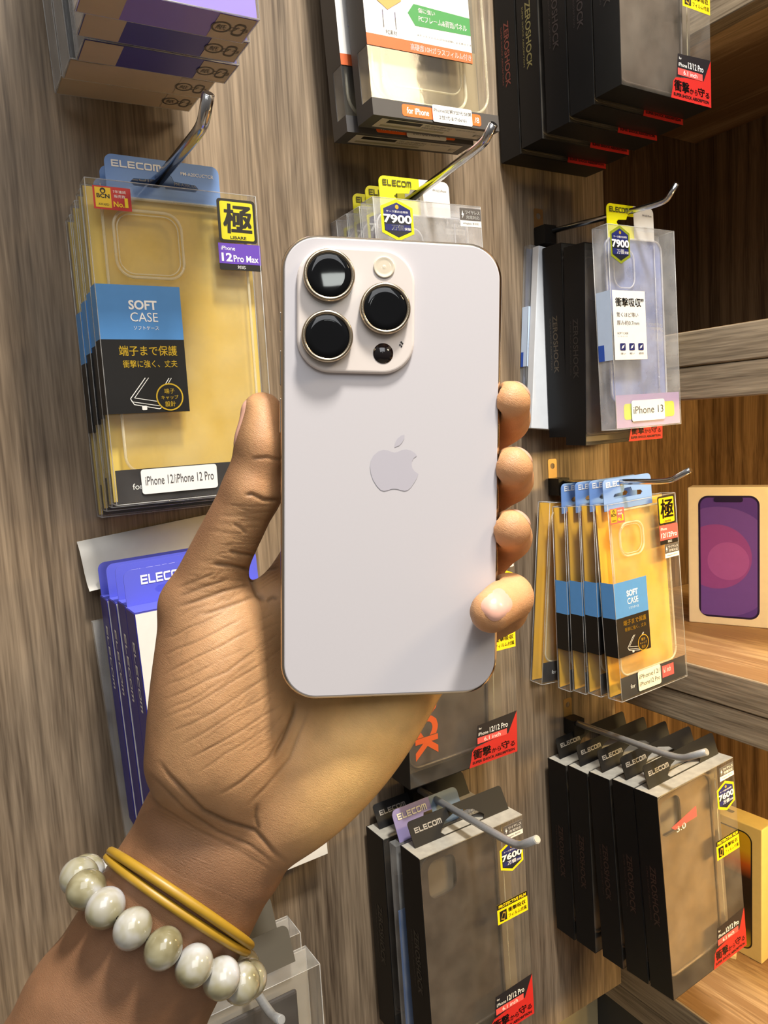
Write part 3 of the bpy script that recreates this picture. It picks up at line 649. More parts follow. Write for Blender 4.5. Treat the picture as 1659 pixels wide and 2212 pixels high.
# ------------------------------------------------------------------ black shock-proof boxes
DUST_GLARE = clear('dust_and_glare_window', (0.96, 0.95, 0.93), 0.07, 0.14, (0.62, 0.56, 0.48))  # dust plus milky room reflection, both put into the haze colour
SMOKE = clear('smoked_phone_case', (0.36, 0.32, 0.28), 0.55, 0.25, (0.36, 0.32, 0.28))
SMOKED = pm('dusty_brown_case', (92, 78, 62), 0.35, var=0.6, scale=40)
SMOKEG = pm('dusty_grey_case', (66, 58, 53), 0.32, var=0.7, scale=38)
DUST = pm('dusty_top', (164, 160, 150), 0.7, var=0.35, scale=130)
def black_box(label, loc, rot, W_, H, D, group, tabs=True, badge=True, ink=(70, 66, 44), case=None, corner=(.47, .205), film=.375, tabtilt=-.25, dust=True, logo=False):
    case = case or SMOKED
    t = thing('black_case_box', label, 'phone case box', loc, rot, group); fr = FRONT()
    b = MB(); th = .0007
    b.box(0, th, 0, D, -H, 0, BLACKBOX); b.box(th, W_, D - th, D, -H, 0, BLACKBOX); b.box(th, W_, 0, D - th, -H, -H + th, BLACKBOX)
    b.build('carton', t)
    b = MB(); b.box(th, W_, 0, D - th, -th, 0, DUST if dust else BLACKBOX); b.build('top_flap', t)
    b = MB(); fl = LEFTDOWN(D); ik = pm('spine_ink_%d_%d_%d' % ink, ink, .4)
    b.text(fl, 'ZEROSHOCK', H * .36, D * .42, D * .26, .0002, ik, width=H * .30, bold=.02)
    b.text(fl, 'SUPER SHOCK ABSORPTION', H * .37, D * .26, D * .07, .0002, ik, width=H * .27); b.build('spine_lettering', t)
    b = MB(); b.rect(fr, .0006, -H, W_, 0, 0, DUST_GLARE); b.rect(Fr((W_, 0, 0), (0, 1, 0), (0, 0, 1)), 0, -H, D, 0, 0, CLEAR); b.build('clear_window', t)
    # dark phone case in the window, camera opening top left
    x0, x1, z0, z1 = W_ * .07, W_ * .80, -H * .95, -H * .05
    fc = Fr((0, D * .5, 0), (1, 0, 0), (0, 0, 1))
    b = MB(); out = rrpts(x0, z0, x1, z1, .012, 8); k = W_ * .26
    hole = rrpts(x0 + W_ * .08, z1 - W_ * .06 - k * 1.15, x0 + W_ * .08 + k, z1 - W_ * .06, .008, 6)
    b.fill(fc, [out, hole], 0, case, .002); b.build('dark_phone_case', t)
    b = MB(); b.tube(rim_path(x0, z0, x1, z1, .012, D * .5 - .001), .0014, case, 8, closed=True)
    b.tube([(W_ * .855, D * .4, z0), (W_ * .855, D * .4, z1)], .0005, RIM, 6); b.build('case_rim', t)
    b = MB(); b.box(W_ * .05, W_ - .001, D * .72, D * .75, -H + .002, -.002, pm('inner_card', (112, 102, 88), .5, var=.2, scale=20)); b.build('inner_card', t)
    if logo:
        lo = pm('orange_ink', (196, 84, 40), .4); b = MB(); f2 = LEFTDOWN(0, 0)
        fz = Fr((0, 0, 0), (0, 0, -1), (1, 0, 0))
        b.text(fz, 'SHOCK', H * .42, W_ * .055, W_ * .20, .0003, lo, width=H * .46, bold=.05); b.build('window_lettering', t)
    corner_print(t, W_, H, W_ * corner[0], H * corner[1])
    if badge:
        wireless_sticker(t, W_ * .80, -.004, W_ * .195, W_ * .115); hex_badge(t, W_ * .865, -H * .172, W_ * .235, W_ * .255, '7600')
        film_sticker(t, W_ * .685, -H * film, W_ * .315, W_ * .165)
    else: film_sticker(t, W_ * .68, -H * film, W_ * .32, W_ * .165)
    if tabs:
        ca, sa = math.cos(tabtilt), math.sin(tabtilt)
        ft = Fr((0, D * .55, 0), (1, 0, 0), (0, -sa, ca)); b = MB(); tm = pm('black_tab', (22, 21, 21), .6, spec=.3)
        out = [(W_ * .06, 0), (W_ * .98, 0)] + [p for p in rrpts(W_ * .06, -.03, W_ * .98, .021, .003) if p[1] > .001][:14]
        hole = [(W_ * .34, .001), (W_ * .72, .001), (W_ * .74, .004), (W_ * .66, .011), (W_ * .52, .0155), (W_ * .38, .011), (W_ * .31, .004)]
        b.fill(ft, [out, hole], 0, tm, .0006)
        b.text(ft, 'ELECOM', W_ * .10, .0105, .0042, .0003, pm('tab_ink', (150, 146, 140), .4), width=W_ * .25, bold=.02); b.build('hang_tab', t)
    return t
g5 = 'black case boxes hanging at the top right'
XT = .5692 * .851; HB = .183
def bl_box(px, X, H): q = at_x(px, X); return (q.x, q.y, q.z + H)
names5 = ['front black case box at the top right with red corner and clear window', 'second black case box from the front at the top right', 'third black case box from the front at the top right', 'fourth black case box from the front at the top right, pale spine lettering', 'black case box nearest the wall at the top right, reddish spine lettering']
inks = [(40, 36, 36), (44, 38, 40), (60, 44, 46), (120, 112, 70), (110, 52, 44)]
tr0 = None
for i, px in enumerate(((1338, 181), (1279, 224), (1225, 263), (1167, 298), (1120, 332))):
    lo = bl_box(px, XT, HB)
    if i in (0, 3, 4): black_box(names5[i], lo, (0, -.011, -.007), .1110, HB, .0255, g5, badge=False, ink=inks[i], case=SMOKEG, film=.50)
    else:
        if tr0 is None: tr0 = black_box(names5[i], lo, (0, -.011, -.007), .1110, HB, .0255, g5, badge=False, ink=inks[i], case=SMOKEG, film=.50)
        else: dup(tr0, lo, (0, -.011, -.007), names5[i])
g6 = 'black case boxes on the bottom right hook'
XR = .607 * .85
names6 = ['front black case box at the bottom right with smoky window and 7600 badge', 'second black case box from the front at the bottom right', 'third black case box from the front at the bottom right', 'fourth black case box from the front at the bottom right', 'black case box nearest the wall at the bottom right']
br = black_box(names6[0], (XR, .408, HZ - .3928 * .85), (-.05, -.033, .012), .1134, .1914, .0245, g6, ink=(52, 34, 30), case=pm('dusty_tan_case', (112, 94, 70), .35, var=.5, scale=45))
b = MB(); fr = FRONT(); b.poly(fr, [(.1134 * .14, -.034), (.1134 * .18, -.0375), (.1134 * .46, -.0365), (.1134 * .46, -.0265)], .0004, SALMON); b.text(fr, '3.0', .1134 * .20, -.041, .0055, .0004, WHITE, width=.013)
b.build('red_print', br)
for i, (px, rx) in enumerate((((1368, 1702), -.042), ((1315, 1685), -.036), ((1267, 1672), .0), ((1221, 1655), .0))):
    dup(br, at_x(px, XR), (rx, -.03, .012), names6[i + 1], ('red_print',))
g7 = 'black case boxes on the bottom middle hook'
XM = .3234 * .93
bm = black_box('front black case box at the bottom middle with 7600 badge and grey case', (XM, .465, HZ - .3654 * .93), (-.025, -.007, .005), .1098, .186, .0270, g7, ink=(60, 56, 50), case=SMOKEG, tabtilt=-.5)
dup(bm, at_x((826, 1814), XM - .002), (.0, -.01, .01), 'rear black case box at the bottom middle, partly hidden behind the front one')
b = MB(); b.box(0, .1, 0, .010, -.18, 0, CLEARM); b.box(.001, .099, .004, .005, -.17, -.06, pm('blue_leaflet', (90, 130, 190), .5))
tt = at_x((855, 1830), XM - .002); tw = thing('phone_case_pack', 'slim clear pack squeezed between the two bottom middle black boxes', 'phone case pack', tt, (.0, -.01, .01), g7)
b.build('clear_box', tw)
b = MB(); ft = Fr((0, .003, 0), (1, 0, 0), (0, .42, .907)); euro_tab(b, ft, .006, .075, 0, .026, 0, pm('lilac_grey_tab', (128, 118, 158), .5), .009, pm('slate_tab', (96, 112, 128), .5), .56)
b.text(ft, 'ELECOM', .010, .017, .005, .0006, pm('cream_ink', (206, 200, 176), .5), width=.03, bold=.02); b.build('hang_tab', tw)
g8 = 'black case box behind the held phone'
XP = .3222 * .971
black_box('black case box behind the held phone, red corner print and orange lettering in its window', (XP, .4855, HZ - .1099 * .971), (.022, .006, .012), .1183, .1886, .0270, g8, tabs=False, ink=(60, 56, 50), case=SMOKEG, logo=True)
XB2 = .5743 * .902
black_box('black case box just behind the bluish clear pack at right eye level', (XB2, .4775, HZ + .1725 * .902), (.030, -.009, .004), .1085, .1803, .0245, g4, tabs=False, badge=False, ink=(34, 30, 30), case=SMOKEG, corner=(.46, .2), dust=False)
black_box('second black case box behind the bluish clear pack at right eye level', at_x((1211, 524), XB2), (.0, -.009, .004), .104, .178, .0235, g4, tabs=False, badge=False, ink=(70, 60, 46), case=SMOKEG, corner=(.46, .2), dust=False)

# clear box at the bottom beside the wrist
def wrist_pack(label, loc, rot):
    t = thing('phone_case_pack', label, 'phone case pack', loc, rot, 'clear packs at the bottom beside the wrist')
    W_, H, D = .095, .19, .024
    clear_box(W_, H, D, t, CLEARM); edge_lines(W_, H, D, t)
    b = MB(); b.box(.012, W_ - .014, .012, .016, -H + .01, -.022, pm('dark_case_print', (60, 56, 56), .4, var=.4, scale=30)); bevel(b.build('dark_phone_case', t), .002)
    b = MB(); b.box(.001, W_ - .001, D - .002, D - .001, -H + .001, -.001, pm('grey_card', (170, 164, 154), .5)); b.build('backing_card', t)
    b = MB(); ft = Fr((0, D * .55, 0), (1, 0, 0), (0, .45, .893)); b.fill(ft, [[(W_ * .1, 0), (W_ * .86, 0)] + [p for p in rrpts(W_ * .1, -.03, W_ * .86, .026, .005) if p[1] > .001][:14]], 0, pm('grey_tab', (74, 70, 62), .45), .0006); b.build('hang_tab', t)
    return t
wp = wrist_pack('clear case pack with dark grey tab at the bottom beside the bracelet', (.1269 * .93 - .004, .465, HZ - .4186 * .93 + .002), (0, 0, 0))
dup(wp, (.1269 * .93 - .004, .497, HZ - .4186 * .93 + .008), (.02, 0, 0), 'clear case pack behind the one beside the bracelet, tab just showing')

# ------------------------------------------------------------------ blue boxes at the left
ROYAL = pm('royal_blue_carton', (42, 40, 134), .42, var=.10, scale=30)
PERI = pm('periwinkle_tab', (92, 98, 205), .42, var=.08, scale=20)
def blue_box(label, loc, rot):
    W_, H, D = .0886, .164, .0218
    t = thing('blue_case_box', label, 'phone case box', loc, rot, 'blue case boxes at the left behind the hand')
    b = MB(); b.box(0, W_, 0, D, -H, 0, ROYAL); bevel(b.build('carton', t), .0006)
    b = MB(); fr = FRONT(); b.rect(fr, .0006, -H + .0006, W_ - .0006, -.0006, .0002, PAPER)
    b.fill(fr, [rrpts(W_ * .16, -H * .92, W_ * .84, -H * .13, .014, 8)], .0003, pm('tan_print', (176, 112, 62), .45)); b.fill(fr, [rrpts(W_ * .235, -H * .88, W_ * .765, -H * .17, .010, 8)], .0004, pm('dark_violet_print', (40, 34, 54), .4))
    b.build('front_print', t)
    b = MB(); b.text(LEFTDOWN(D), 'ELECOM', H * .12, D * .40, D * .24, .0002, WHITE, width=H * .27, bold=.02); b.build('spine_lettering', t)
    b = MB(); ft = Fr((0, D - .0004, 0), (1, 0, 0), (0, 0, 1)); euro_tab(b, ft, .001, W_ - .001, 0, .0225, 0, PERI, .008)
    b.text(ft, 'ELECOM', .011, .0125, .0058, .0003, WHITE, width=.029, bold=.03); b.build('hang_tab', t)
    b = MB(); b.rect(TOPF(W_, D), .0006, .0006, W_ - .0006, D - .0006, .0002, PERI); b.build('top_flap', t)
    return t
XL = .1087 * .886
bb = blue_box('front blue case box behind the hand, white face with tan phone print', (XL, .443, HZ - .1120 * .886), (-.006, -.029, 0))
labs = ['second blue case box from the front behind the hand', 'third blue case box from the front behind the hand', 'blue case box nearest the wall behind the hand']
for i, px in enumerate(((270, 1310), (248, 1300), (226, 1288))):
    dup(bb, (XL - .001 * i, (.4655, .4885, .5110)[i], at_x(px, XL).z), (-.006 + .003 * i, -.03, 0), labs[i])
# curled white header card and clear sleeve behind them
b = MB(); W2 = .115; prof = [(.0, .004), (-.006, .0), (-.014, -.001), (-.022, -.0005), (-.030, -.003), (-.034, -.0075)]
bx = len(b.v)
for q in range(2):
    for x in (0, W2):
        for z, y in prof: b.v.append(Vector((x, y + q * .0008, z)))
n = len(prof); PC = pm('curled_white_card', (222, 218, 210), .55)
for q in range(2):
    o = q * 2 * n
    for i in range(n - 1): b.face([o + i, o + i + 1, o + n + i + 1, o + n + i][::1 if q else -1], PC, True)
for i in range(n - 1):
    b.face([i, i + 1, 2 * n + i + 1, 2 * n + i], PC); b.face([n + i, 3 * n + i, 3 * n + i + 1, n + i + 1], PC)
cc = at_y((168, 1172), .5440)
cwd = b.build('header_card', None, cc, (0, -.10, -.03)); tag(cwd, 'curled white header card standing behind the blue boxes at the left', 'card')
b = MB(); b.box(0, .06, 0, .006, -.17, 0, clear('crinkled_sleeve', (.94, .94, .93), .2, .2, (.72, .72, .70))); sl = at_y((200, 1345), .535)
tag(b.build('plastic_sleeve', None, sl, (0, -.05, .0)), 'crinkled clear plastic sleeve behind the blue boxes at the left', 'plastic sleeve')
# white leaflet with green mark seen below the palm
b = MB(); fr = FRONT(); b.plate(fr, [(0, 0), (.07, 0), (.07, -.05), (0, -.05)], -.0006, 0, PAPER); b.rr(fr, .020, -.0455, .0505, -.030, .004, .0002, GREEN); b.text(fr, '充電', .030, -.043, .008, .0004, WHITE)
wl_ = at_y((706, 1848), .530)
tag(b.build('leaflet', None, (wl_.x - .07, .530, wl_.z + .05), (0, -.02, 0)), 'white leaflet with green mark on the wall just below the palm', 'leaflet')

# ------------------------------------------------------------------ boxes at the top left
INDIGO = pm('indigo_insert', (74, 72, 146), .45, var=.18, scale=14); LILAC = pm('lilac_insert', (136, 118, 206), .45, var=.10, scale=14); DARKIN = pm('charcoal_insert', (44, 42, 42), .5)
KRAFT = pm('beige_flap', (186, 170, 148), .6, var=.1, scale=60)
def flat_box(label, loc, rot, W_, D, face, flap, green):
    H = .18; t = thing('phone_case_pack', label, 'phone case pack', loc, rot, 'boxed case packs at the top left')
    clear_box(W_, H, D, t, CLEARM); edge_lines(W_, H, D, t)
    b = MB(); b.box(.006, W_ - .001, .001, .0018, -H + .001, -.001, face); b.build('front_insert', t)
    if green:
        b = MB(); b.rect(FRONT(), W_ * .12, -H + .018, W_ * .62, -.01, .0003, LIME); b.build('lime_print', t)
    b = MB(); fb = BOTTOM(W_, D, H)
    b.rect(fb, .0005, .0005, W_ - .0005, D - .0005, .0003, flap)
    b.rect(fb, .0008, .001, W_ * .24, D - .001, .0005, KRAFT); b.rect(fb, W_ * .76, .001, W_ - .001, D - .001, .0005, KRAFT)
    ik = pm('recycle_ink', (84, 76, 66), .6)
    b.fill(fb, [circ(W_ * .81, D * .5, D * .21, 18), circ(W_ * .81, D * .5, D * .17, 18)], .0007, ik); b.text(fb, '紙', W_ * .81, D * .40, D * .20, .0007, ik, align='C')
    b.fill(fb, [rrpts(W_ * .885, D * .26, W_ * .955, D * .74, D * .1), rrpts(W_ * .893, D * .32, W_ * .947, D * .68, D * .08)], .0007, ik); b.text(fb, 'プラ', W_ * .92, D * .40, D * .2, .0007, ik, align='C')
    b.build('bottom_flap', t)
    return t
specs = [((150, -44), .0905, .0265, LILAC, LILAC, True, 'purple boxed case pack with lime print, foremost at the top left'),
         ((156, 16), .0905, .0265, INDIGO, INDIGO, True, 'second boxed case pack at the top left, indigo with beige flaps'),
         ((156, 77), .0905, .0265, INDIGO, INDIGO, False, 'third boxed case pack at the top left, dark blue front strip'),
         ((126, 121), .0885, .0265, DARKIN, KRAFT, False, 'fourth boxed case pack at the top left, all beige underside'),
         ((109, 159), .0885, .0265, DARKIN, KRAFT, False, 'boxed case pack nearest the wall at the top left, all beige underside')]
ys = [.394, .4235, .453, .4830, .5140]
for (px, W_, D, fa, fl_, gr, lab), y in zip(specs, ys):
    q = at_y(px, y); flat_box(lab, (q.x, q.y, q.z + .18), (0, -.034, -.016), W_, D, fa, fl_, gr)

# ------------------------------------------------------------------ grey boxes at the top middle
SLATE = pm('slate_carton', (66, 64, 64), .5, var=.1, scale=60)
def grey_box(label, loc, rot):
    W_, H, D = .1165, .20, .0230
    t = thing('grey_case_box', label, 'phone case box', loc, rot, 'grey case boxes at the top middle'); fr = FRONT(); th = .0008
    wz0, wz1 = -H + .102 * W_, -H + .405 * W_          # the open window
    b = MB(); b.box(0, W_, D - th, D, -H, 0, SLATE); b.box(0, W_, 0, D - th, -H, -H + th, SLATE); b.box(0, W_, 0, D - th, -th, 0, SLATE)
    b.box(0, W_, 0, th, -H + th, wz0, SLATE); b.box(0, W_ * .81, 0, th, wz1, -th, SLATE)
    b.box(0, th, th, D - th, wz1, -th, SLATE); b.box(0, th, th, D - th, -H + th, wz0, SLATE); b.box(0, th, D * .62, D - th, wz0, wz1, SLATE)
    b.build('carton', t)
    b = MB(); b.rect(fr, 0, wz0, W_, wz1, -.0002, CLEARF); b.rect(fr, W_ * .81, wz1, W_, 0, -.0002, CLEARF); b.rect(LEFT(D), D * .38, wz0, D, wz1, -.0002, CLEARM); b.rect(Fr((W_, 0, 0), (0, 1, 0), (0, 0, 1)), 0, wz0, D, 0, -.0002, CLEAR); b.build('clear_window', t)
    b = MB(); b.rect(fr, 0, wz1 + .068 * W_, W_ * .81, -.001, .0002, PAPER); b.rect(fr, 0, wz1, W_ * .81, wz1 + .068 * W_, .0003, pm('rust_print', (204, 96, 48), .45))
    b.text(fr, '高硬度10Hガラスフィルム付き', W_ * .32, wz1 + .014 * W_, .039 * W_, .0004, WHITE, width=W_ * .48, bold=.015)
    az = wz1 + .172 * W_
    b.poly(fr, [(W_ * .32, az + .007), (W_ * .37, az - .001), (W_ * .81, az), (W_ * .81, az + .0125), (W_ * .37, az + .014)], .0003, GREEN)
    b.text(fr, '傷に強い', W_ * .40, az + .0086, .0034, .0004, WHITE, width=W_ * .13, bold=.02)
    b.text(fr, 'PCフレーム&背面パネル', W_ * .40, az + .0024, .0045, .0004, WHITE, width=W_ * .38, bold=.02)
    b.text(fr, '※ガラスフィルムは当社試験による表示です', W_ * .38, wz1 + .105 * W_, .0016, .0004, GREYP, width=W_ * .43)
    pl = pm('lilac_sheet_print', (200, 196, 222), .5)
    bt = wz1 + .068 * W_
    b.poly(fr, [(W_ * .07, bt + .17 * W_), (W_ * .18, bt + .08 * W_), (W_ * .30, bt + .165 * W_), (W_ * .20, bt + .20 * W_)], .0003, pl)
    b.poly(fr, [(W_ * .08, bt + .21 * W_), (W_ * .17, bt + .155 * W_), (W_ * .28, bt + .225 * W_), (W_ * .17, bt + .29 * W_)], .0005, pm('tan_sheet_print', (196, 150, 84), .5))
    for x in (.13, .22): b.rect(fr, W_ * x, bt + .05 * W_, W_ * x + .0005, bt + .15 * W_, .0006, GREYP)
    b.text(fr, 'PC素材', W_ * .145, bt + .012 * W_, .0034, .0004, GREYP, width=W_ * .08)
    b.build('front_print', t)
    b = MB(); k = D * .5
    b.tube(rim_path(W_ * .06, wz0 + .002, W_ * .97, wz1 + .08, .016, k - .005), .0012, RIM, 8, closed=True)
    b.tube(rim_path(W_ * .15, wz0 + .004, W_ * .80, wz1 + .07, .012, k - .002), .0014, RIM, 8, closed=True)
    b.tube(rim_path(W_ * .20, wz0 + .016, W_ * .78, wz1 + .06, .010, k), .0008, RIM, 8, closed=True)
    b.plate(Fr((0, k, 0), (1, 0, 0), (0, 0, 1)), rrpts(W_ * .06, -H + .004, W_ * .97, wz1 + .08, .016), 0, .001, clear('glass_clear_case', (.96, .95, .90), .06, .16, (.7, .62, .45), .5)); b.build('clear_phone_case', t)
    b = MB(); b.rect(Fr((0, D - .001, 0), (1, 0, 0), (0, 0, 1)), .001, -H + .001, W_ - .001, wz1 + .02, .0003, pm('taupe_card', (150, 136, 112), .5)); b.build('backing_card', t)
    b = MB(); b.rr(fr, W_ * .215, -H + .0018, W_ * .845, -H + .0102, .002, .0002, ORANGE)
    b.text(fr, 'for iPhone', W_ * .25, -H + .0038, .0046, .0003, WHITE, width=W_ * .17, bold=.02); b.text(fr, '/8', W_ * .79, -H + .0038, .0042, .0003, WHITE); b.build('model_sticker', t)
    b = MB(); b.rr(fr, W_ * .445, -H + .0003, W_ * .765, -H + .0126, .0015, .0010, PAPER); ik = pm('label_ink', (70, 70, 72), .5)
    b.text(fr, 'iPhone(SE第3世代/SE第', W_ * .605, -H + .0070, .0034, .0011, ik, width=W_ * .31, align='C'); b.text(fr, '2世代/8/7/6s/6)', W_ * .605, -H + .0020, .0036, .0011, ik, width=W_ * .22, align='C'); b.build('model_label', t)
    b = MB(); fb = BOTTOM(W_, D, H); b.rect(fb, W_ * .08, D * .18, W_ * .93, D * .86, .0003, pm('dull_label', (176, 170, 158), .6)); b.rect(fb, W_ * .14, D * .58, W_ * .40, D * .80, .0004, BLACK)
    ik2 = pm('recycle_ink', (84, 76, 66), .6)
    b.text(fb, 'TEL:0570-084-465', W_ * .42, D * .66, D * .11, .0004, ik2, width=W_ * .22); b.text(fb, 'FAX:0570-050-012', W_ * .42, D * .50, D * .11, .0004, ik2, width=W_ * .22); b.text(fb, 'ELECOM CO.,LTD.', W_ * .68, D * .66, D * .08, .0004, ik2, width=W_ * .16)
    b.rect(fb, W_ * .12, D * .28, W_ * .62, D * .42, .0004, pm('olive_grey_print', (140, 134, 112), .6)); b.text(fb, '紙プラ', W_ * .86, D * .34, D * .2, .0004, ik2, width=W_ * .06)
    b.build('bottom_label', t)
    return t
q = at_y((782, 243), .473); grey_box('front grey case box at the top middle, white panel, green arrow and clear window', (q.x, q.y, q.z + .20), (0, -.047, -.021))
q = at_y((737, 283), .503); grey_box('rear grey case box at the top middle, behind the one with the green arrow showing', (q.x - .004, q.y, q.z + .20), (0, -.045, -.05))

# ------------------------------------------------------------------ hooks
def hook(label, A, bend, tip, X=None, ybase=WALL_Y, r=.0024, mat=CHROME, plate=True, bpx=None):
    """A = (pixel, y) of a point on the rod; bend and tip are pixels on the same vertical plane"""
    a = at_y(A[0], A[1]); X = a.x
    bd = at_x(bend, X); tp = at_x(tip, X)
    d = (a - bd); base = bd + d * ((ybase - bd.y) / d.y) if abs(d.y) > 1e-4 else a
    if bpx:
        q = at_y(bpx, ybase - .002); base = Vector((q.x, ybase, q.z - .014))
    t = thing('display_hook', label, 'hook', (base.x, ybase, base.z)); o = Vector((base.x, ybase, base.z))
    pts = [base, bd + (base - bd) * .12]
    for k in range(1, 6):
        s = k / 6; pts.append((bd + (base - bd) * .12 * (1 - s)) * (1 - s) + (bd + (tp - bd) * .25 * s) * s)
    pts += [bd + (tp - bd) * .25, tp]
    b = MB(); b.tube([p - o for p in pts], r, mat, 16); b.build('rod', t)
    dr = (tp - bd).normalized()
    b = MB(); b.tube([tp - o - dr * .0004, tp - o + dr * .0005], [r * .98, r * .8], STEEL if mat is not CHROME else CHROME, 16); b.build('tip', t)
    if plate:
        b = MB(); fp = Fr((0, -.0004, 0), (1, 0, 0), (0, 0, 1))
        b.fill(fp, [rrpts(-.006, .004, .006, .024, .002), circ(0, .017, .003, 16)], .0, pm('brass_steel', (190, 160, 110), .35, .9), .0012)
        b.box(-.0075, .0075, -.016, -.0016, -.012, .005, pm('dark_steel', (40, 38, 36), .4, .6)); b.build('bracket', t)
    return t
hook('chrome hook at the upper left holding the large gold packs', ((345, 386), .496), (437, 275), (450, 203), r=.0034)
hook('long chrome hook above the held phone, through the yellow tabs', ((905, 416), .494), (1045, 310), (1066, 268), r=.0032)
hook('chrome hook at right eye level above the bluish clear pack', ((1372, 469), .461), (1437, 437), (1462, 397), r=.0026, bpx=(1166, 473))
hook('chrome hook above the amber packs beside the purple phone box', ((1345, 1051), .464), (1445, 1040), (1491, 1015), r=.0026, bpx=(1196, 1013))
hook('steel hook at the bottom middle over the front black box', ((985, 1752), .480), (1118, 1829), (1160, 1813), r=.0030, mat=STEEL)
hook('steel hook at the bottom right over the row of black boxes', ((1312, 1599), .475), (1470, 1640), (1526, 1624), r=.0030, mat=STEEL, bpx=(1229, 1529))
hook('short steel hook below the bracelet, over the clear case pack', ((545, 2130), .474), (588, 2195), (607, 2203), r=.0030, mat=STEEL)
hook('hook behind the held phone, only its tip showing between two fingers', ((1040, 1150), .52), (1078, 1112), (1103, 1087), r=.0022)

# ------------------------------------------------------------------ phone boxes on the shelves
def phone_box(label, loc, rz, paper, body):
    W_, H, D = .0885, .1645, .028
    t = thing('phone_box', label, 'phone box', loc, (0, 0, rz))          # origin = front bottom left corner
    b = MB(); b.box(0, W_, 0, D, 0, H, paper); bevel(b.build('carton', t), .0012, 3)
    b = MB(); fr = FRONT(); x0, x1, z0, z1 = W_ * .135, W_ * .875, H * .055, H * .94
    if body == 'purple':
        b.fill(fr, [rrpts(x0, z0, x1, z1, .011, 8)], .0002, pm('dark_purple_print', (34, 24, 66), .35)); s = .0022
        b.fill(fr, [rrpts(x0 + s, z0 + s, x1 - s, z1 - s, .009, 8)], .0003, pm('purple_print', (84, 58, 150), .35, var=.1, scale=12))
        cx, cz = W_ * .44, H * .47
        def clip(r, cx, cz): return [(min(max(x, x0 + s), x1 - s), min(max(z, z0 + s), z1 - s)) for x, z in circ(cx, cz, r, 72)]
        b.fill(fr, [clip(.066, W_ * .38, H * .46)], .0004, pm('violet_ring_print', (106, 74, 168), .35)); b.fill(fr, [clip(.0385, W_ * .35, H * .50)], .0005, pm('magenta_ring_print', (140, 72, 156), .35))
        b.fill(fr, [circ(W_ * .50, H * .47, .0225, 48)], .0006, pm('pink_ring_print', (158, 86, 170), .35))
        b.fill(fr, [rrpts(W_ * .33, z1 - s - .0055, W_ * .68, z1 - s + .0005, .0025)], .0007, pm('dark_purple_print', (34, 24, 66), .35))
        b.build('printed_phone', t)
    else:
        b.fill(fr, [rrpts(x0, z0, x1, z1, .011, 8)], .0002, BLACK); s = .0016
        m, n, l, bs = nt_new('amber_planet_print'); tc = n.new('ShaderNodeTexCoord'); sp = n.new('ShaderNodeSeparateXYZ'); rp = n.new('ShaderNodeValToRGB'); mr = n.new('ShaderNodeMapRange'); mr.inputs[2].default_value = H
        l.new(tc.outputs['Object'], sp.inputs[0]); l.new(sp.outputs[2], mr.inputs[0]); l.new(mr.outputs[0], rp.inputs[0]); l.new(rp.outputs[0], bs.inputs['Base Color']); bs.inputs['Roughness'].default_value = .35
        cr = rp.color_ramp; cr.elements[0].position = .06; cr.elements[0].color = (*lin((200, 170, 40)), 1); cr.elements[1].position = .95; cr.elements[1].color = (*lin((220, 180, 30)), 1)
        for p, c in ((.22, (60, 40, 14)), (.42, (16, 10, 8)), (.60, (40, 20, 10)), (.70, (190, 90, 20)), (.80, (214, 170, 30))): e = cr.elements.new(p); e.color = (*lin(c), 1)
        b.fill(fr, [rrpts(x0 + s, z0 + s, x1 - s, z1 - s, .0095, 8)], .0003, m); b.build('printed_phone', t)
    if body == 'yellow':
        b = MB(); b.rr(TOPF(W_, D, H), W_ * .40, D * .40, W_ * .54, D * .62, .002, .0003, pm('hanger_slot_print', (90, 84, 50), .5)); b.build('hanger_mark', t)
    return t
q = at_x((1488, 1342), .7430); q = ray((1488, 1343)); q = q * (-.2525 / q[2])
phone_box('white phone box with purple screen picture standing on the middle shelf', (q[0], q[1], HZ - .2527), -1.13, pm('warm_white_carton', (232, 218, 196), .5), 'purple')
phone_box('yellow-lit phone box with amber screen picture behind the bottom right black boxes', (.7575, .5500, HZ - .6399), -1.50, pm('cream_carton', (232, 208, 136), .5), 'yellow')
b = MB(); b.box(0, .012, 0, .006, 0, .004, pm('cream_scrap', (236, 214, 160), .6)); v = ray((1590, 2072)); v = v * (-.6395 / v[2])
tag(b.build('paper_scrap', None, (v[0], v[1], HZ - .6399), (0, 0, .5)), 'small cream paper scrap lying on the lowest shelf', 'scrap')
# ------------------------------------------------------------------ the held phone
PH_W, PH_H, PH_D = .0715, .1475, .0079
ph_loc = Vector((.1019, .2170, HZ + .0628)); ph_rot = Euler((-.056, .0712, -.4121), 'XYZ')
phone = thing('mobile_phone', 'pale white mobile phone with three camera lenses held in the hand', 'phone', ph_loc, ph_rot)
ph_M = Matrix.Translation(ph_loc) @ ph_rot.to_matrix().to_4x4(); ph_I = ph_M.inverted()
def onphone(px, c=0.0):
    """pixel -> (a, b) on the phone's back plane"""
    o = ph_I @ Vector((0, 0, HZ)); r = ray(px); d = ph_I.to_3x3() @ Vector((r[0], r[1], r[2]))
    k = (-c - o.y) / d.y; p = o + d * k; return p.x, p.z
FROSTW = pm('frosted_white_glass', (199, 195, 199), .40, var=.01, scale=900, spec=.4)
FRAME = pm('polished_gold_frame', (214, 202, 186), .16, 1.0, .03, 200)
fr = FRONT(); R = .0115
b = MB(); pts = rrpts(0, -PH_H, PH_W, 0, R, 14); k = len(pts)
ring = []
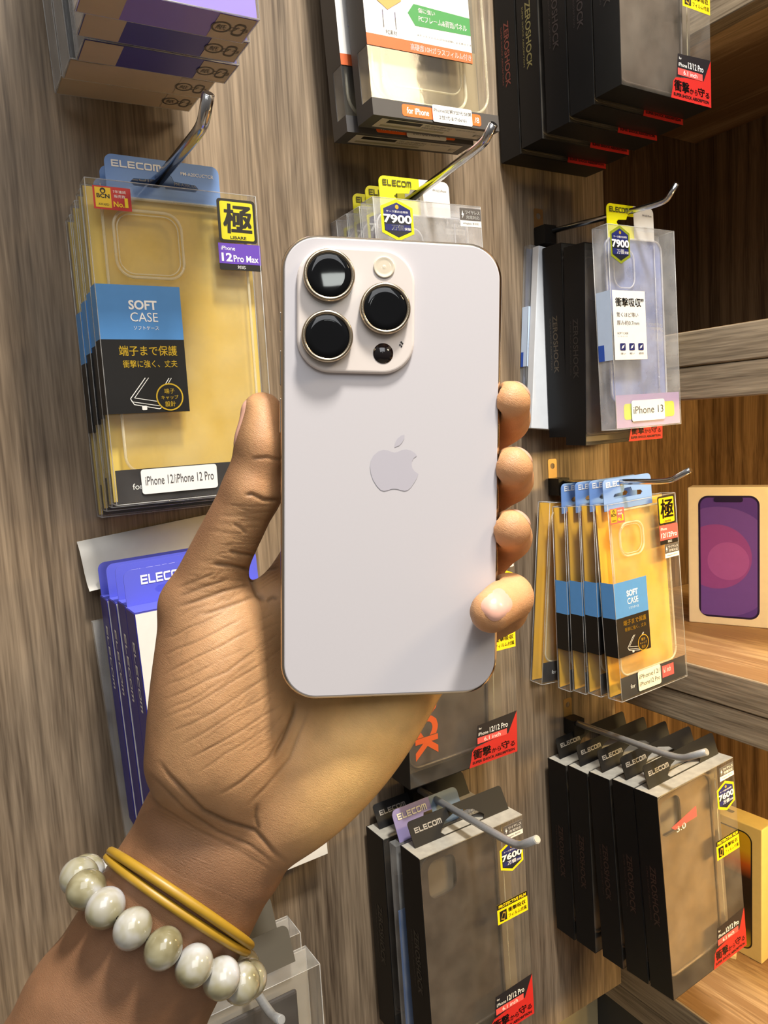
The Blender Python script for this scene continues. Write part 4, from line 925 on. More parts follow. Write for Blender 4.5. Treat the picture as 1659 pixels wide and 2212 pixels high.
for c, ins in ((-.0002, .0011), (-.0006, .0004), (-.0014, 0), (-PH_D + .0012, 0), (-PH_D + .0004, .0005), (-PH_D, .0012)):
    ring.append(len(b.v)); b.v += [fr.p(x, y, c) for x, y in rrpts(ins, -PH_H + ins, PH_W - ins, -ins, R - ins, 14)]
for a0, a1 in zip(ring, ring[1:]):
    for i in range(k): b.face([a0 + i, a1 + i, a1 + (i + 1) % k, a0 + (i + 1) % k], FRAME, True)
b.build('metal_frame', phone)
b = MB(); b.plate(fr, rrpts(.0010, -PH_H + .0010, PH_W - .0010, -.0010, R - .0010, 14), -.0008, 0, FROSTW); bevel(b.build('glass_back', phone), .0004, 2)
b = MB(); b.plate(fr, rrpts(.0012, -PH_H + .0012, PH_W - .0012, -.0012, R - .0012, 14), -PH_D - .0002, -PH_D + .0006, BLACK); b.build('screen', phone)
# camera plateau
pa = onphone((641, 531)); pb = onphone((893, 811))
x0, z1 = pa; x1, z0 = pb
PLAT = pm('glossy_white_glass', (222, 212, 206), .10, var=.02, scale=300, spec=.6)
b = MB(); b.plate(fr, rrpts(x0, z0, x1, z1, .0105, 12), -.0002, .0017, PLAT); bevel(b.build('camera_plateau', phone), .0011, 4)
LENSG = pm('black_lens_glass', (6, 7, 10), .03, spec=.45, coat=0.0, var=.3, scale=60)
RINGM = pm('champagne_ring', (196, 180, 156), .22, 1.0, .05, 300)
for px in ((711, 595), (707, 727), (832, 667)):
    lx, lz = onphone(px, .003); lr = .0080; h0 = .0017
    b = MB(); b.lathe(fr, lx, lz, [(lr, h0), (lr, h0 + .0022), (lr - .0003, h0 + .0026), (lr - .0010, h0 + .0026), (lr - .0012, h0 + .0022), (lr - .0013, h0 + .0021)], RINGM, 56); lo = b.build('camera_ring', phone)
    b = MB(); b.lathe(fr, lx, lz, [(lr - .0011, h0 + .0020), (lr - .0013, h0 + .00232), (lr * .6, h0 + .00234), (lr * .3, h0 + .00235), (.0002, h0 + .00235)], LENSG, 56); b.build('lens_glass', lo)
lx, lz = onphone((830, 577), .002)
b = MB(); b.lathe(fr, lx, lz, [(.0034, .0017), (.0034, .0020), (.0030, .0021), (.0026, .0019), (.0018, .0021), (.0010, .0019), (.0003, .0021)], pm('flash_lens', (220, 208, 186), .12, var=.05, scale=400, coat=.6), 40); b.build('flash', phone)
lx, lz = onphone((828, 763), .002); b = MB(); b.lathe(fr, lx, lz, [(.0032, .0017), (.0032, .00182), (.0001, .00184)], pm('sensor_glass', (26, 18, 20), .08, spec=.7), 40); b.build('depth_sensor', phone)
lx, lz = onphone((867, 743), .002); b = MB(); 
for dx, dz in ((-.0004, -.0003), (.0004, .0002), (0, .0006), (.0001, -.0007)): b.disc(fr, lx + dx, lz + dz, .00028, .00183, BLACK)
b.build('microphone', phone)
# fruit emblem
LOGO = pm('emblem_gloss', (186, 182, 191), .28, var=.01, spec=.5)
body = [(0, .60), (.10, .62), (.22, .68), (.36, .70), (.50, .67), (.62, .60), (.70, .51), (.60, .44), (.545, .34), (.53, .24), (.56, .12), (.63, .03), (.745, -.05), (.70, -.18), (.62, -.32), (.52, -.46), (.42, -.55), (.32, -.575), (.20, -.55), (.10, -.52), (0, -.51), (-.10, -.52), (-.20, -.555), (-.32, -.58), (-.42, -.55), (-.54, -.43), (-.66, -.24), (-.73, -.04), (-.755, .16), (-.73, .34), (-.65, .50), (-.52, .62), (-.36, .68), (-.22, .665), (-.10, .62)]
leaf = [(0, .76), (.02, .90), (.09, 1.03), (.20, 1.12), (.30, 1.15), (.30, 1.04), (.24, .92), (.15, .82)]
ex, ez = onphone((852, 1020)); s = .0105
b = MB(); b.fill(fr, [[(ex + x * s, ez + z * s) for x, z in body]], .00012, LOGO); b.fill(fr, [[(ex + x * s, ez + z * s) for x, z in leaf]], .00012, LOGO); b.build('fruit_emblem', phone)
for z0b, z1b in ((-.030, -.024), (-.047, -.036), (-.062, -.051)):
    b = MB(); b.box(-.0004, .0004, PH_D * .3, PH_D * .7, z0b, z1b, FRAME); bevel(b.build('side_button', phone), .0003)
b = MB(); b.box(PH_W - .0004, PH_W + .0004, PH_D * .3, PH_D * .7, -.060, -.042, FRAME); bevel(b.build('side_button', phone), .0003)

# ------------------------------------------------------------------ the arm and hand: one continuous skin from a distance field
def P(px, py, Z): return np.array([(px - CX) * Z / F, (py - CY) * Z / F, Z], np.float32)   # mm, seen from the viewer's eye
def w2v(p):                                                                                 # world -> those axes, mm
    q = np.array([p[0], p[1], p[2] - HZ]); return (MW.T @ q) * 1000
def v2w(a):                                                                                 # and back, metres
    q = np.asarray(a, float) / 1000 @ MW.T; q[..., 2] += HZ; return q
def capsule(p, a, b, ra, rb):
    ab = b - a; t = np.clip(((p - a) @ ab) / (ab @ ab), 0, 1)
    return np.linalg.norm(p - a - t[..., None] * ab, axis=-1) - (ra + (rb - ra) * t)
def ellip(p, c, ax, r):
    q = (p - c) @ np.array(ax, np.float32).T; r = np.array(r, np.float32)
    k0 = np.linalg.norm(q / r, axis=-1); k1 = np.linalg.norm(q / (r * r), axis=-1); return k0 * (k0 - 1) / np.maximum(k1, 1e-6)
def eltube(p, a, b, w, ra, rb):
    """elliptical limb: ra, rb = (half width, half thickness)"""
    ab = b - a; L = np.linalg.norm(ab); u = ab / L; w = np.array(w, np.float32); w = w - u * (w @ u); w /= np.linalg.norm(w); n = np.cross(u, w)
    q = p - a; s = q @ u; t = np.clip(s / L, 0, 1); rw = ra[0] + (rb[0] - ra[0]) * t; rt = ra[1] + (rb[1] - ra[1]) * t
    over = s - t * L; m = np.minimum(rw, rt)
    return (np.sqrt((q @ w / rw) ** 2 + (q @ n / rt) ** 2 + (over / m) ** 2) - 1) * m
def smin(a, b, k):
    h = np.clip(.5 + .5 * (b - a) / k, 0, 1); return b + (a - b) * h - k * h * (1 - h)
def frame(a, b, hint):
    u = (b - a) / np.linalg.norm(b - a); h = np.array(hint, np.float32); w = h - u * (h @ u); w /= np.linalg.norm(w); return [u, w, np.cross(u, w)]
PHV = np.array([w2v(ph_M @ Vector(c)) for c in ((0, 0, 0), (1e-3, 0, 0), (0, 1e-3, 0), (0, 0, 1e-3))])
PHO = PHV[0]; PHA = PHV[1:] - PHV[0]
def sd_phone(p, grow=.0):
    q = (p - PHO) @ PHA.T; q = q - np.array([PH_W * 500, PH_D * 500, -PH_H * 500])
    hx, hy, hz = PH_W * 500 + grow, PH_D * 500 + grow, PH_H * 500 + grow; r = 11.5
    dx = np.abs(q[..., 0]) - (hx - r); dz = np.abs(q[..., 2]) - (hz - r)
    d2 = np.sqrt(np.maximum(dx, 0) ** 2 + np.maximum(dz, 0) ** 2) + np.minimum(np.maximum(dx, dz), 0) - r
    return np.maximum(d2, np.abs(q[..., 1]) - hy)
FG = {'index': [P(672, 1235, 268), P(985, 985, 272), P(1092, 905, 263), P(1101, 868, 246)],
      'middle': [P(760, 1280, 270), P(1005, 1095, 276), P(1100, 1035, 265), P(1105, 1010, 246)],
      'ring': [P(840, 1350, 270), P(1035, 1215, 276), P(1098, 1160, 265), P(1102, 1144, 246)],
      'pinky': [P(905, 1425, 268), P(1086, 1315, 268), P(1100, 1290, 249), P(1060, 1322, 232.5)]}
FRAD = {'index': (10.5, 9.2, 8.2, 6.9), 'middle': (10.5, 9.4, 8.2, 7.0), 'ring': (10, 9, 8, 6.8), 'pinky': (9.5, 8.4, 7.7, 6.6)}
def hand_sd(p):
    wr = P(466, 1805, 268); arm = P(243, 2200, 268); far = P(-150, 2860, 268); mc = P(800, 1325, 270)
    wdir = P(466 + 86, 1805 + 50, 268) - wr
    d = eltube(p, P(440, 1850, 268), arm, wdir, (27.6, 20.5), (31.5, 24))
    d = smin(d, eltube(p, arm, far, wdir, (31.5, 24), (40, 36)), 6)
    d = smin(d, eltube(p, P(478, 1770, 268), mc, P(882, 1383, 270) - mc, (27, 17.5), (39, 11)), 9)
    # hypothenar and thenar pads
    a, b_ = P(628, 1770, 262), P(880, 1470, 264); d = smin(d, ellip(p, P(727, 1640, 263), frame(a, b_, (0, 0, 1)), (44, 14.5, 18)), 9)
    a, b_ = P(425, 1700, 256), P(480, 1290, 256); d = smin(d, ellip(p, P(472, 1510, 257), frame(a, b_, (0, 0, 1)), (41, 19.5, 19.5)), 9)
    d = smin(d, ellip(p, P(520, 1600, 258), frame(a, b_, (0, 0, 1)), (28, 16, 17)), 8)
    # thumb
    cm, mp, ip, tp = P(410, 1640, 258), P(420, 1310, 257), P(544, 1062, 249), P(567, 892, 248)
    t = capsule(p, cm, mp, 15, 11.6); t = smin(t, capsule(p, mp, ip, 11.2, 9.7), 4); t = smin(t, capsule(p, ip, P(566, 960, 247), 9.5, 8.3), 3); t = smin(t, capsule(p, P(566, 960, 247), tp, 8.3, 6.9), 3)
    t = smin(t, ellip(p, P(570, 955, 245), np.eye(3), (6.6, 13, 7)), 3)
    d = smin(d, t, 8)
    # web towards the index finger
    d = smin(d, capsule(p, P(500, 1400, 262), P(640, 1290, 270), 11, 10), 8)
    fall = None
    for nme, c in FG.items():
        r = FRAD[nme]; f = capsule(p, c[0], c[1], r[0], r[1]); f = smin(f, capsule(p, c[1], c[2], r[1], r[2]), 3); f = smin(f, capsule(p, c[2], c[3], r[2], r[3]), 2.5)
        fall = f if fall is None else smin(fall, f, 1.2)
    d = smin(d, fall, 5)
    return np.maximum(d, -(sd_phone(p, .25)))

def surface_nets(h):
    lo = np.array([-172., -48., 224.]); hi = np.array([58., 300., 318.])
    n = np.ceil((hi - lo) / h).astype(int) + 1
    xs, ys, zs = [lo[i] + h * np.arange(n[i]) for i in range(3)]
    D = np.empty(n, np.float32)
    for i in range(0, n[0], 12):
        g = np.stack(np.meshgrid(xs[i:i + 12], ys, zs, indexing='ij'), -1).astype(np.float32); D[i:i + 12] = hand_sd(g)
    D[0] = D[-1] = 5; D[:, 0] = D[:, -1] = 5; D[:, :, 0] = D[:, :, -1] = 5
    s = D < 0; cs = np.zeros(n - 1, np.int32); off = [(a, b, c) for a in (0, 1) for b in (0, 1) for c in (0, 1)]
    sl = lambda A, o: A[o[0]:A.shape[0] - 1 + o[0], o[1]:A.shape[1] - 1 + o[1], o[2]:A.shape[2] - 1 + o[2]]
    for o in off: cs += sl(s, o)
    act = np.argwhere((cs > 0) & (cs < 8)); idm = np.full(n - 1, -1, np.int64); idm[tuple(act.T)] = np.arange(len(act))
    acc = np.zeros((len(act), 3)); cnt = np.zeros(len(act))
    for o1 in off:
        for ax in range(3):
            if o1[ax]: continue
            o2 = list(o1); o2[ax] = 1
            d1 = D[tuple((act + o1).T)]; d2 = D[tuple((act + o2).T)]; m = (d1 < 0) != (d2 < 0)
            t = np.where(m, d1 / np.where(m, d1 - d2, 1), 0); q = np.array(o1, float) + np.zeros((len(act), 3)); q[:, ax] += t
            acc[m] += q[m]; cnt[m] += 1
    V = (act + acc / cnt[:, None]) * h + lo
    Q = []
    for ax in range(3):
        u, w = [(1, 2), (2, 0), (0, 1)][ax]
        a = np.take(s, range(0, n[ax] - 1), ax); bq = np.take(s, range(1, n[ax]), ax)
        e = np.argwhere(a != bq); e = e[(e[:, u] > 0) & (e[:, w] > 0) & (e[:, u] < n[u] - 1) & (e[:, w] < n[w] - 1)]
        flip = s[tuple(e.T)]
        def cell(du, dw):
            c = e.copy(); c[:, u] -= du; c[:, w] -= dw; return idm[tuple(c.T)]
        q = np.stack([cell(1, 1), cell(0, 1), cell(0, 0), cell(1, 0)], 1); q[~flip] = q[~flip][:, ::-1]; Q.append(q)
    Q = np.concatenate(Q); return V, Q[(Q >= 0).all(1)]
def vnormals(V, Q):
    nf = np.cross(V[Q[:, 2]] - V[Q[:, 0]], V[Q[:, 3]] - V[Q[:, 1]]); N = np.zeros_like(V)
    for i in range(4):
        for c in range(3): N[:, c] += np.bincount(Q[:, i], nf[:, c], len(V))
    return N / np.maximum(np.linalg.norm(N, axis=1, keepdims=True), 1e-9)
def laplace(V, Q, it):
    E = np.concatenate([Q[:, [0, 1]], Q[:, [1, 2]], Q[:, [2, 3]], Q[:, [3, 0]]]); E = np.concatenate([E, E[:, ::-1]]); k = np.maximum(np.bincount(E[:, 0], minlength=len(V)), 1)[:, None]
    for _ in range(it):
        for lam in (.5, -.52):
            A = np.stack([np.bincount(E[:, 0], V[E[:, 1], c], len(V)) for c in range(3)], 1) / k; V = V + lam * (A - V)
    return V
HV, HQ = surface_nets(1.0)
HV = laplace(HV, HQ, 6)
def to_mesh(name, V, Q):
    me = bpy.data.meshes.new(name); me.vertices.add(len(V)); me.vertices.foreach_set('co', V.astype(np.float32).ravel()); me.loops.add(Q.size); me.loops.foreach_set('vertex_index', Q.astype(np.int32).ravel())
    me.polygons.add(len(Q)); me.polygons.foreach_set('loop_start', np.arange(0, Q.size, 4, dtype=np.int32)); me.polygons.foreach_set('use_smooth', np.ones(len(Q), bool)); me.update(calc_edges=True); me.validate(); return me
# one round of subdivision so creases can be modelled finely
tmp = bpy.data.objects.new('tmp', to_mesh('tmp', HV, HQ)); COL.objects.link(tmp); md = tmp.modifiers.new('s', 'SUBSURF'); md.levels = 1; md.render_levels = 1
dg = bpy.context.evaluated_depsgraph_get(); ev = tmp.evaluated_get(dg); me2 = ev.to_mesh()
V2 = np.empty(len(me2.vertices) * 3, np.float32); me2.vertices.foreach_get('co', V2); V2 = V2.reshape(-1, 3).astype(float)
Q2 = np.empty(len(me2.loops), np.int32); me2.loops.foreach_get('vertex_index', Q2); Q2 = Q2.reshape(-1, 4); ev.to_mesh_clear(); bpy.data.objects.remove(tmp)
N2 = vnormals(V2, Q2)
if (N2 * (V2 - V2.mean(0))).sum() < 0: Q2 = Q2[:, ::-1].copy(); N2 = -N2
# creases of palm, thumb and wrist, as lines across the skin
facing = -(N2 * V2).sum(1) / np.linalg.norm(V2, axis=1)
PX = np.stack([CX + F * V2[:, 0] / V2[:, 2], CY + F * V2[:, 1] / V2[:, 2]], 1)
CR = [  # (points, width px, depth mm)
 ([(640, 1512), (634, 1545), (612, 1600), (590, 1640)], 5, .55), ([(634, 1545), (580, 1640), (520, 1690), (470, 1720)], 4, .30), ([(668, 1530), (625, 1640), (575, 1700), (530, 1745)], 4, .25),
 ([(340, 1640), (362, 1672), (400, 1712), (440, 1752), (490, 1776), (550, 1794), (566, 1812), (590, 1840), (622, 1866)], 5, .65), ([(318, 1668), (352, 1700), (400, 1750), (470, 1796), (540, 1826), (600, 1872)], 4, .35),
 ([(300, 1700), (350, 1745), (420, 1790), (520, 1840), (600, 1890)], 3.5, .25), ([(556, 1735), (552, 1765), (560, 1800)], 4, .4),
 ([(525, 1070), (545, 1068), (570, 1080), (606, 1081)], 4.5, .55), ([(541, 991), (575, 988), (612, 995)], 4, .30), ([(500, 1130), (520, 1140), (535, 1155)], 4, .30), ([(492, 1190), (520, 1196), (552, 1200)], 4, .45), ([(455, 1218), (500, 1222), (546, 1232)], 5, .55),
 ([(540, 1238), (548, 1262), (556, 1285), (575, 1300)], 6, .8), ([(556, 1285), (520, 1300), (470, 1318), (430, 1330)], 4, .35), ([(545, 1262), (480, 1278), (420, 1300), (380, 1312)], 4, .40), ([(500, 1250), (440, 1268), (385, 1290)], 3.5, .30), ([(470, 1236), (420, 1256), (380, 1272)], 3, .25),
 ([(575, 1300), (590, 1290), (600, 1296)], 4, .4), ([(605, 1165), (575, 1185), (556, 1215)], 4, .35), ([(605, 1190), (580, 1205), (560, 1225)], 3, .3), ([(604, 1225), (570, 1232), (548, 1245)], 4, .4)]
rng = np.random.RandomState(3)
for (ax_, ay_), (bx_, by_), dp in (((344, 1420), (532, 1330), .40), ((350, 1455), (555, 1352), .45), ((352, 1515), (580, 1392), .45), ((352, 1555), (590, 1420), .40), ((365, 1585), (600, 1450), .45), ((380, 1612), (605, 1480), .40), ((400, 1640), (612, 1520), .45), ((420, 1672), (600, 1555), .30), ((346, 1380), (500, 1310), .35), ((352, 1482), (470, 1425), .30), ((360, 1535), (480, 1470), .30), ((420, 1480), (600, 1385), .2)):
    pts = []
    for s_ in np.linspace(0, 1, 6): pts.append((ax_ + (bx_ - ax_) * s_ + rng.randn() * 2.0, ay_ + (by_ - ay_) * s_ + 10 * math.sin(s_ * 3.1) * .6 + rng.randn() * 2.0))
    CR.append((pts, 2.4, dp * .6))
for i_ in range(12):    # fine cross lines on the outer thumb pad
    x_, y_ = 350 + rng.rand() * 110, 1400 + rng.rand() * 250; a_ = math.radians(40 + 30 * rng.rand()); l_ = 20 + 35 * rng.rand(); CR.append(([(x_, y_), (x_ + l_ * math.cos(a_), y_ + l_ * math.sin(a_))], 1.8, .07))
for i_ in range(60):    # short fine lines across the whole pad and thumb root
    x_, y_ = 380 + rng.rand() * 190, 1250 + rng.rand() * 420; a_ = math.radians(-32 + 14 * rng.randn()); l_ = 25 + 50 * rng.rand(); CR.append(([(x_, y_), (x_ + l_ * math.cos(a_), y_ + l_ * math.sin(a_) + 2 * rng.randn())], 1.9, .12))
for i_ in range(26):    # cross lines below the thumb joint
    y_ = 1090 + i_ * 7.5; x_ = np.interp(y_, [1090, 1290], [470, 375]); w_ = 60 + 50 * rng.rand(); o_ = rng.rand() * 60; CR.append(([(x_ + o_, y_ + 4 * rng.randn()), (x_ + o_ + w_ * .5, y_ + 4 + 3 * rng.randn()), (x_ + o_ + w_, y_ + 8 + 4 * rng.randn())], 1.9, .12))
for i_ in range(12):    # fine lines at the index finger root
    y_ = 1160 + i_ * 8; CR.append(([(604, y_), (580, y_ + 12), (560, y_ + 26)], 1.8, .16))
for i_ in range(16):    # ripples at the wrist
    o_ = i_ * 11; CR.append(([(262 + o_ * .1, 1790 + o_ * .2), (330 + o_ * -.1, 1748 + o_ * .55), (420 - o_ * .2, 1790 + o_ * .6), (520 - o_ * .3, 1832 + o_ * .55), (610 - o_ * .35, 1880 + o_ * .5)], 2.0, .16))
cre = np.zeros(len(V2)); dsp = np.zeros(len(V2)); fidx = np.where(facing > .05)[0]; PF = PX[fidx]
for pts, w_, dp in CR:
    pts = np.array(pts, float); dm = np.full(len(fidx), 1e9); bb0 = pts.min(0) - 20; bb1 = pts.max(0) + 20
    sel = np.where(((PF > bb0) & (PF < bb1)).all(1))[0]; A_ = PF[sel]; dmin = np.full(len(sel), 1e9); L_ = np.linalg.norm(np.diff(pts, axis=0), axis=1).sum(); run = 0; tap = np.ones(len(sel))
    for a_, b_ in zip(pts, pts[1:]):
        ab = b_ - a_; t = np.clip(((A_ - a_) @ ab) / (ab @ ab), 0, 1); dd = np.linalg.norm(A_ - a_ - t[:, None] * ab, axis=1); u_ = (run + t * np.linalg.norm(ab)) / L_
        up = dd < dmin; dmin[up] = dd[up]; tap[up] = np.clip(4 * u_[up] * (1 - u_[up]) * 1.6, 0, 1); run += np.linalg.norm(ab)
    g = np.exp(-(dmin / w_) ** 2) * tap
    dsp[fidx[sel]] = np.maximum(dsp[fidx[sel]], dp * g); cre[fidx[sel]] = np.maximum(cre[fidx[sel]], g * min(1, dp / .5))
vis = hand_sd(V2.astype(np.float32) - np.zeros(3, np.float32))
V2 = V2 - N2 * dsp[:, None]
# palm side lighter, back of hand and forearm darker: the skin's own pigment, plus a painted highlight on the heel
def sm(a, b, x): t = np.clip((x - a) / (b - a), 0, 1); return t * t * (3 - 2 * t)
wrv = P(470, 1800, 268); axv = P(800, 1325, 270) - wrv; axv /= np.linalg.norm(axv); along = (V2 - wrv) @ axv
palm = sm(-8, 34, along) * sm(-.25, .35, facing)
thm = sm(1.0, 0.0, np.linalg.norm(PX - np.array([500, 1150]), axis=1) / 240)
side = sm(.25, .85, -N2[:, 0]) * (PX[:, 0] < 640)
palm = np.clip(palm * (1 - .75 * side) - .35 * thm * sm(.0, .5, -N2[:, 0]), 0, 1)
tdx = np.interp(PX[:, 1], [840, 950, 1050, 1130, 1220, 1330, 1500], [515, 518, 480, 432, 385, 345, 343]); tw = np.interp(PX[:, 1], [840, 950, 1050, 1130, 1220, 1330, 1500], [95, 95, 128, 150, 170, 190, 230])
dors = sm(.55, .05, (PX[:, 0] - tdx) / tw) * sm(900, 1040, PX[:, 1]) * sm(1620, 1400, PX[:, 1]) * (PX[:, 0] < 640)
palm = palm * (1 - .55 * dors)
pulp = sm(1110, 1030, PX[:, 1]) * sm(.15, .6, (PX[:, 0] - tdx) / tw) * (PX[:, 0] < 620)
heel_light = sm(560, 800, PX[:, 0]) * sm(1380, 1480, PX[:, 1]); ring_tip = sm(1010, 1040, PX[:, 0])  # first mask: warm highlight painted into the skin of the palm heel
C0 = np.array(lin((136, 98, 70))); C1 = np.array(lin((190, 144, 100))); C2_LIT = np.array(lin((246, 196, 122)))
colr = C0 + (C1 - C0) * palm[:, None]; colr = colr + (C2_LIT - colr) * (heel_light * palm * .85)[:, None]
tipc = np.array(lin((216, 158, 110))); colr = colr + (tipc - colr) * (pulp * .8)[:, None]; colr = colr + (tipc - colr) * (ring_tip * .8)[:, None]
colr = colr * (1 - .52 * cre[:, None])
Wm = v2w(V2); ORG = v2w(P(440, 1850, 268)); Wm = Wm - ORG
# own frame of the arm: z along the forearm towards the hand
az_ = v2w(P(466, 1805, 268)) - v2w(P(243, 2200, 268)); az_ /= np.linalg.norm(az_); ay_ = MW @ np.array([0, 0, 1.]); ay_ -= az_ * (ay_ @ az_); ay_ /= np.linalg.norm(ay_); ax2 = np.cross(ay_, az_)
LR = np.stack([ax2, ay_, az_]); Lm = Wm @ LR.T
ame = to_mesh('person_arm', Lm, Q2)
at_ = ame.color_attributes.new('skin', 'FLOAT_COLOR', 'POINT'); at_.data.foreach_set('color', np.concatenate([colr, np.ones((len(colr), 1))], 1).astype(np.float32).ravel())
def skin_mat():
    m, n, l, b = nt_new('skin'); va = n.new('ShaderNodeVertexColor'); va.layer_name = 'skin'
    tc = n.new('ShaderNodeTexCoord'); no = n.new('ShaderNodeTexNoise'); no.inputs['Scale'].default_value = 90; no.inputs['Detail'].default_value = 6
    l.new(tc.outputs['Object'], no.inputs['Vector'])
    hs = n.new('ShaderNodeHueSaturation'); mr = n.new('ShaderNodeMapRange'); mr.inputs[1].default_value = .3; mr.inputs[2].default_value = .7; mr.inputs[3].default_value = .86; mr.inputs[4].default_value = 1.12
    l.new(no.outputs['Fac'], mr.inputs[0]); l.new(mr.outputs[0], hs.inputs['Value']); l.new(va.outputs['Color'], hs.inputs['Color']); l.new(hs.outputs[0], b.inputs['Base Color'])
    b.inputs['Roughness'].default_value = .47; b.inputs['Specular IOR Level'].default_value = .42
    b.inputs['Subsurface Weight'].default_value = .12; b.inputs['Subsurface Radius'].default_value = (1, .35, .2); b.inputs['Subsurface Scale'].default_value = .003
    mp = n.new('ShaderNodeMapping'); mp.inputs['Scale'].default_value = (1, 1, 3.2); l.new(tc.outputs['Object'], mp.inputs['Vector'])
    n2 = n.new('ShaderNodeTexNoise'); n2.inputs['Scale'].default_value = 620; n2.inputs['Detail'].default_value = 5; n2.inputs['Roughness'].default_value = .6; l.new(mp.outputs[0], n2.inputs['Vector'])
    vo = n.new('ShaderNodeTexVoronoi'); vo.inputs['Scale'].default_value = 1300; vo.feature = 'DISTANCE_TO_EDGE'; l.new(mp.outputs[0], vo.inputs['Vector'])
    ad = n.new('ShaderNodeMath'); ad.operation = 'MULTIPLY_ADD'; ad.inputs[1].default_value = .8; l.new(vo.outputs[0], ad.inputs[0]); l.new(n2.outputs['Fac'], ad.inputs[2])
    bp = n.new('ShaderNodeBump'); bp.inputs['Strength'].default_value = .42; bp.inputs['Distance'].default_value = .0004; l.new(ad.outputs[0], bp.inputs['Height']); l.new(bp.outputs[0], b.inputs['Normal'])
    return m
ame.materials.append(skin_mat())
arm = bpy.data.objects.new('person', ame); COL.objects.link(arm)
arm.matrix_world = Matrix.Translation(ORG) @ Matrix(LR.T.tolist()).to_4x4()
tag(arm, 'person\'s bare forearm and hand with palm turned up, fingers closed round the pale phone', 'person')

# ------------------------------------------------------------------ fingernails: patches laid on the fingers
NAIL = pm('nail', (222, 170, 150), .28, var=.04, scale=200, coat=.3); NAILD = pm('nail_edge', (206, 160, 136), .3)
AI = arm.matrix_world.inverted()
def nail(c, ua, va, direc, hu, hv, lift=.35, mat=NAIL):
    """march a small rounded grid onto the skin along direc (viewer axes, mm)"""
    direc = np.array(direc, float); direc /= np.linalg.norm(direc); ua = np.array(ua, float); ua -= direc * (ua @ direc); ua /= np.linalg.norm(ua); va = np.array(va, float) - 0; va -= direc * (va @ direc); va -= ua * (va @ ua); va /= np.linalg.norm(va)
    nr, ns = 8, 28; pts = [np.array(c, float)]
    for i in range(1, nr + 1):
        for k in range(ns):
            a = 2 * math.pi * k / ns; e = .62
            x = math.copysign(abs(math.cos(a)) ** e, math.cos(a)); y = math.copysign(abs(math.sin(a)) ** e, math.sin(a)); pts.append(np.array(c) + ua * hu * x * i / nr + va * hv * y * i / nr)
    pts = np.array(pts) - direc * 14
    for _ in range(60): pts = pts + direc * np.minimum(hand_sd(pts.astype(np.float32)), 3.0)[:, None] * .8
    rad = np.concatenate([[0], np.repeat(np.arange(1, nr + 1) / nr, ns)])
    top = pts - direc * (lift * (1 - rad ** 6))[:, None] ; Wp = v2w(top)
    b = MB(); b.v = [AI @ Vector(w) for w in Wp]
    for k in range(ns): b.face([0, 1 + k, 1 + (k + 1) % ns], mat, True)
    for i in range(nr - 1):
        for k in range(ns): b.face([1 + i * ns + k, 1 + (i + 1) * ns + k, 1 + (i + 1) * ns + (k + 1) % ns, 1 + i * ns + (k + 1) % ns], mat, True)
    return b.build('fingernail', arm)
nail(P(1074, 1308, 226), (-.78, .62, 0), (.62, .78, 0), (.12, .05, 1), 4.6, 4.0)
nail(P(520, 915, 247), (0, 1, 0), (0, 0, 1), (1, .08, .35), 8.0, 5.0)
for k_ in ('middle', 'ring', 'index'):
    c_ = FG[k_][3]; nail(c_ + np.array([2, -3, 2.0]), (0, .2, 1), (0, 1, 0), (-1, .55, .25), 4.6, 4.0, mat=NAILD)

# ------------------------------------------------------------------ bracelet and rubber band
Cv = P(243, 2200, 268) - P(440, 1850, 268); Cv = Cv / np.linalg.norm(Cv)
def wrist_loop(L, R, grow, n, sag=0.0, nz=0.0):
    """closed loop round the forearm through the two silhouette points L and R (pixels)"""
    l, r = P(*L, 268), P(*R, 268); c = (l + r) / 2; u = (r - l) / 2; hu = np.linalg.norm(u); u = u / hu
    w = np.cross(u, Cv); w /= np.linalg.norm(w);
    if w[2] > 0: w = -w
    w = -c / np.linalg.norm(c); w = w - u * (w @ u); w /= np.linalg.norm(w); w = w + Cv * sag; out = []
    for i in range(n):
        a = 2 * math.pi * i / n; d = u * math.cos(a) + w * math.sin(a)
        lo_, hi_ = 5.0, 60.0
        for _ in range(30):
            m = (lo_ + hi_) / 2; p = (c + d * m).astype(np.float32)
            if hand_sd(p[None])[0] < grow: lo_ = m
            else: hi_ = m
        out.append(c + d * hi_)
    return np.array(out)
def resample(pts, n):
    q = np.vstack([pts, pts[:1]]); s = np.concatenate([[0], np.cumsum(np.linalg.norm(np.diff(q, axis=0), axis=1))]); t = np.linspace(0, s[-1], n, endpoint=False)
    return np.stack([np.interp(t, s, q[:, k]) for k in range(3)], 1), s[-1]
loop = wrist_loop((196, 1902), (532, 2112), 4.9, 160, .20); bc = Vector(v2w(loop.mean(0)))
bracelet = thing('bead_bracelet', 'bracelet of marbled grey and white glossy beads round the wrist', 'bracelet', bc)
NB = 0
_, per = resample(loop, 4); NB = round(per / 11.7); cen, per = resample(loop, NB)
